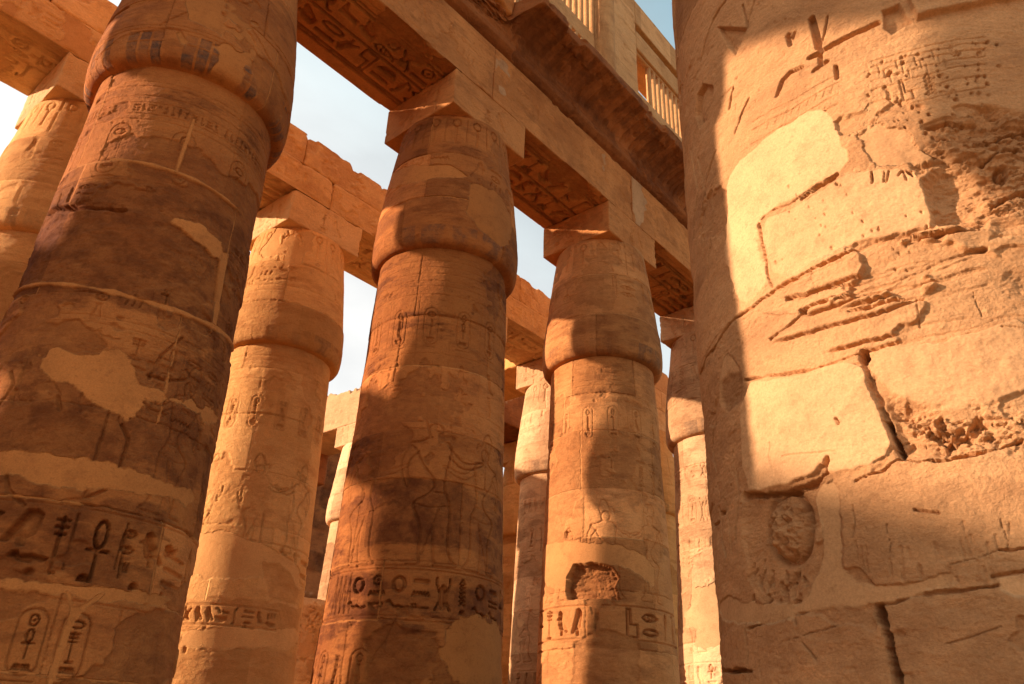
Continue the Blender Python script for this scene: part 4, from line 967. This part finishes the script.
# ------------------------------------------------------------------ cavetto cornice over the architrave
def cornice():
    x0, x1 = -6.0, 24.5; step = .02
    xs = np.concatenate([np.arange(x0, 4.5, .1), np.arange(4.5, 19.5, step), np.arange(19.5, x1, .12)])
    # profile from the recessed fillet up and out to the lip, over the top, back
    pr = [(7.90, 13.555), (7.80, 13.56), (7.80, 13.70), (7.68, 13.74), (7.60, 13.80), (7.585, 13.88), (7.62, 13.95), (7.60, 14.02)]
    for t in np.linspace(0, 1, 22): pr.append((7.58-.80*t**2.1, 14.05+.42*t))
    pr += [(6.775, 14.50), (6.77, 14.58), (6.775, 14.66), (6.80, 14.70), (7.0, 14.71), (7.4, 14.71), (7.9, 14.71), (8.6, 14.71), (9.2, 14.71), (9.3, 14.65), (9.3, 13.56), (7.90, 13.555)]
    pr = np.array(pr); seg = np.r_[0, np.cumsum(np.hypot(*np.diff(pr, axis=0).T))]
    vs = np.concatenate([np.arange(0, seg[36], .018), np.arange(seg[36], seg[-1], .12), [seg[-1]]])
    cv = Canvas(xs, vs, 88); U, V = np.meshgrid(xs, vs); rng = np.random.default_rng(4)
    s0, s1 = seg[8], seg[29]
    for a in np.arange(8.2, 20, .17):
        if rng.random() < .78: b_ = a+rng.uniform(-.03, .03); cv.stroke([(b_, s0+rng.uniform(0, .15)), (b_+.01, (s0+s1)/2), (b_+.03, s1-rng.uniform(0, .25))], .06, rng.uniform(.02, .05), .9, .03, jag=.5)
    ph = np.mod((U-8.2)/.17+.02*V, 2.)      # alternate rib tints put the relief's light and dark into the colour
    cv.B[:] = np.where((V > s0) & (V < s1), np.where(ph < 1., .58, .42)+.45*fbm(U, V, 1.8, 5, 12), .5)
    cv.flakes(.9, .08, .035, seed=3, dark=.6, rough=.014); cv.stains(.6, .9, .9); cv.erode(1.6)
    Y = np.interp(V, seg, pr[:, 0]); Z = np.interp(V, seg, pr[:, 1])
    # projecting lip broken away west of x = 8.2 and chipped elsewhere
    n = fbm(U, V*0, .8, 4, 6); n2 = fbm(U, V, 2.2, 4, 61, gain=.6)
    keep = ss(U+.12*n2, 8.0, 8.35)*(1-.12*ss(n+.3*n2, .3, .42)); keep = np.clip(keep, 0, 1)
    out = np.clip(7.58-Y, 0, 9)
    Y = Y+np.where(Y < 7.58, out*(1-keep)*(.9+.25*n2), 0)-cv.H*(Z < 14.68)*(Y < 8)
    Z = Z+np.where(Z > 14.0, (1-keep)*(-.18+.22*n2)*ss(Z, 14., 14.4), 0)+np.where((Z > 14.4) & (Y < 8.), .05*n2, 0)
    P = np.stack([U-9, Y-RA, Z-13.5], -1).reshape(-1, 3); nv, nu = U.shape
    root = empty('cavetto_cornice', (9, RA, 13.5)); tag(root, 'dark weathered cavetto cornice with ribs and a broken left end, jutting above the architrave', 'cornice')
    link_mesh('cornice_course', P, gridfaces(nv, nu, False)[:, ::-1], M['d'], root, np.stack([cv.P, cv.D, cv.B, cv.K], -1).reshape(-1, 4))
cornice()
def rubble():
    r = np.random.default_rng(9)
    for i, (a, w_, y_, h_) in enumerate(((6.1, .75, 7.35, .55), (6.95, .5, 7.45, .8), (7.5, .6, 7.3, .45))):
        o = relief_box('broken_block', (a, a+w_, y_, y_+.6, 14.3, 14.3+h_+.35), M['b'], None, step=.03, wear=.08, seed=500+i, chip=.12, warp=lambda V: V+.05*np.stack([fbm(V[:, 0]+V[:, 2], V[:, 1], 3, 3, 5), fbm(V[:, 0], V[:, 2], 3, 3, 6), fbm(V[:, 1], V[:, 2]+V[:, 0], 3, 3, 7)], -1))
        tag(o, ['weathered block on the broken cornice end, leftmost of three', 'tall weathered block in the middle of the broken cornice end', 'low weathered block beside the start of the intact cornice'][i], 'stone block', 'broken blocks at the cornice end')
rubble()

# ------------------------------------------------------------------ clerestory with pierced stone windows
def clerestory():
    YF = 7.82; TH = .8; o = (10, YF, 14.7)
    root = empty('clerestory_wall', o); tag(root, 'pale orange clerestory wall with pierced stone window grilles on top of the cornice', 'clerestory')
    def bx(ext, seed, step=.05, wear=.012, tv=.5, carve=None, chip=.02): return relief_box(None, ext, None, None, step=step, wear=wear, seed=seed, origin=o, tintv=tv, chip=chip, carve=carve)
    def fc(seed):
        def fn(cv):
            r = np.random.default_rng(seed); H_ = cv.vs[-1]
            seg = courses(cv, [z for z in np.arange(0, H_, .82)]+[H_+.1], r, .9, 1.8, tint=.6); joints(cv, seg, r, .02, .02, .2, .01); cv.flakes(.9, .3, .02, seed=1, dark=.4)
        return fn
    y0, y1 = YF, YF+TH
    wl = [bx((-5, 6.39, y0, y1, 14.71, 20.2), 601, .09, carve={'-Y': fc(1)}), bx((6.4, 11.69, y0, y1, 19.1, 20.2), 602), bx((6.4, 11.69, y0, y1, 14.715, 14.9), 603),
          bx((12.31, 13.5, y0, y1, 14.715, 20.2), 604, .03, carve={'-Y': fc(2)}), bx((13.51, 19.0, y0, y1, 19.32, 20.2), 605, .04, carve={'-Y': fc(3)}),
          bx((13.51, 19.0, y0+.28, y1, 19.03, 19.31), 606, .05), bx((13.51, 19.0, y0, y1, 18.4, 19.02), 607, .04, carve={'-Y': fc(4)}),
          bx((13.51, 19.0, y0, y1, 14.715, 16.1), 608, .05, carve={'-Y': fc(5)}), bx((19.01, 24.4, y0, y1, 14.715, 20.2), 609, .09, carve={'-Y': fc(6)})]
    join_parts('wall', wl, M['w'], root)
    # round moulding standing between the windows
    th = np.linspace(math.pi, 2*math.pi, 25); zz = np.arange(14.715, 20.2, .05); T, Z = np.meshgrid(th, zz)
    n = .01*fbm(T*.6, Z, 2, 4, 3); X = 12.0+(.305+n)*np.cos(T); Y = YF+.03+(.26+n)*np.sin(T)
    P = np.stack([X-o[0], Y-o[1], Z-o[2]], -1).reshape(-1, 3); at = np.zeros((len(P), 4)); at[:, 2] = .42; at[:, 1] = .35*ss(fbm(T, Z, 1.5, 4, 9), 0, .3).ravel()
    link_mesh('round_moulding', P, gridfaces(len(zz), 25, False), M['w'], root, at)
    join_parts('pier', [bx((11.7, 12.3, YF+.03, y1, 14.715, 20.2), 610, .08)], M['w'], root)
    def grille(x0, x1, tiers, seed, gap=0.):
        ya, yb = YF+.07, YF+.20; parts = []
        zs = sorted(tiers); edges = [zs[0][0]]
        z_lo, z_hi = tiers[0][2], tiers[-1][3]
        # rails between the tiers
        prev = z_lo; s = seed
        for (a, b, _, _) in tiers: parts.append(bx((x0, x1, ya, yb, prev, a), s, .05)); prev = b; s += 1
        parts.append(bx((x0, x1, ya, yb, prev, z_hi), s, .05))
        for (a, b, _, _) in tiers:
            xx = x0+gap; k = 0
            while xx < x1-.02:
                w_ = .10; e = min(xx+w_, x1); parts.append(bx((xx+.002, e-.002, ya+.004, yb-.004, a-.004, b+.004), s+k, .05, .008, chip=.01)); xx += .235; k += 1
            s += 40
        return join_parts('window_grille', parts, M['w'], root)
    grille(6.41, 11.68, [(15.0, 15.85, 14.9, 0), (16.3, 16.74, 0, 0), (17.25, 18.85, 0, 19.1)], 620)
    grille(13.52, 18.98, [(16.35, 16.62, 16.1, 0), (16.95, 18.33, 0, 18.4)], 700, gap=.72)
clerestory()
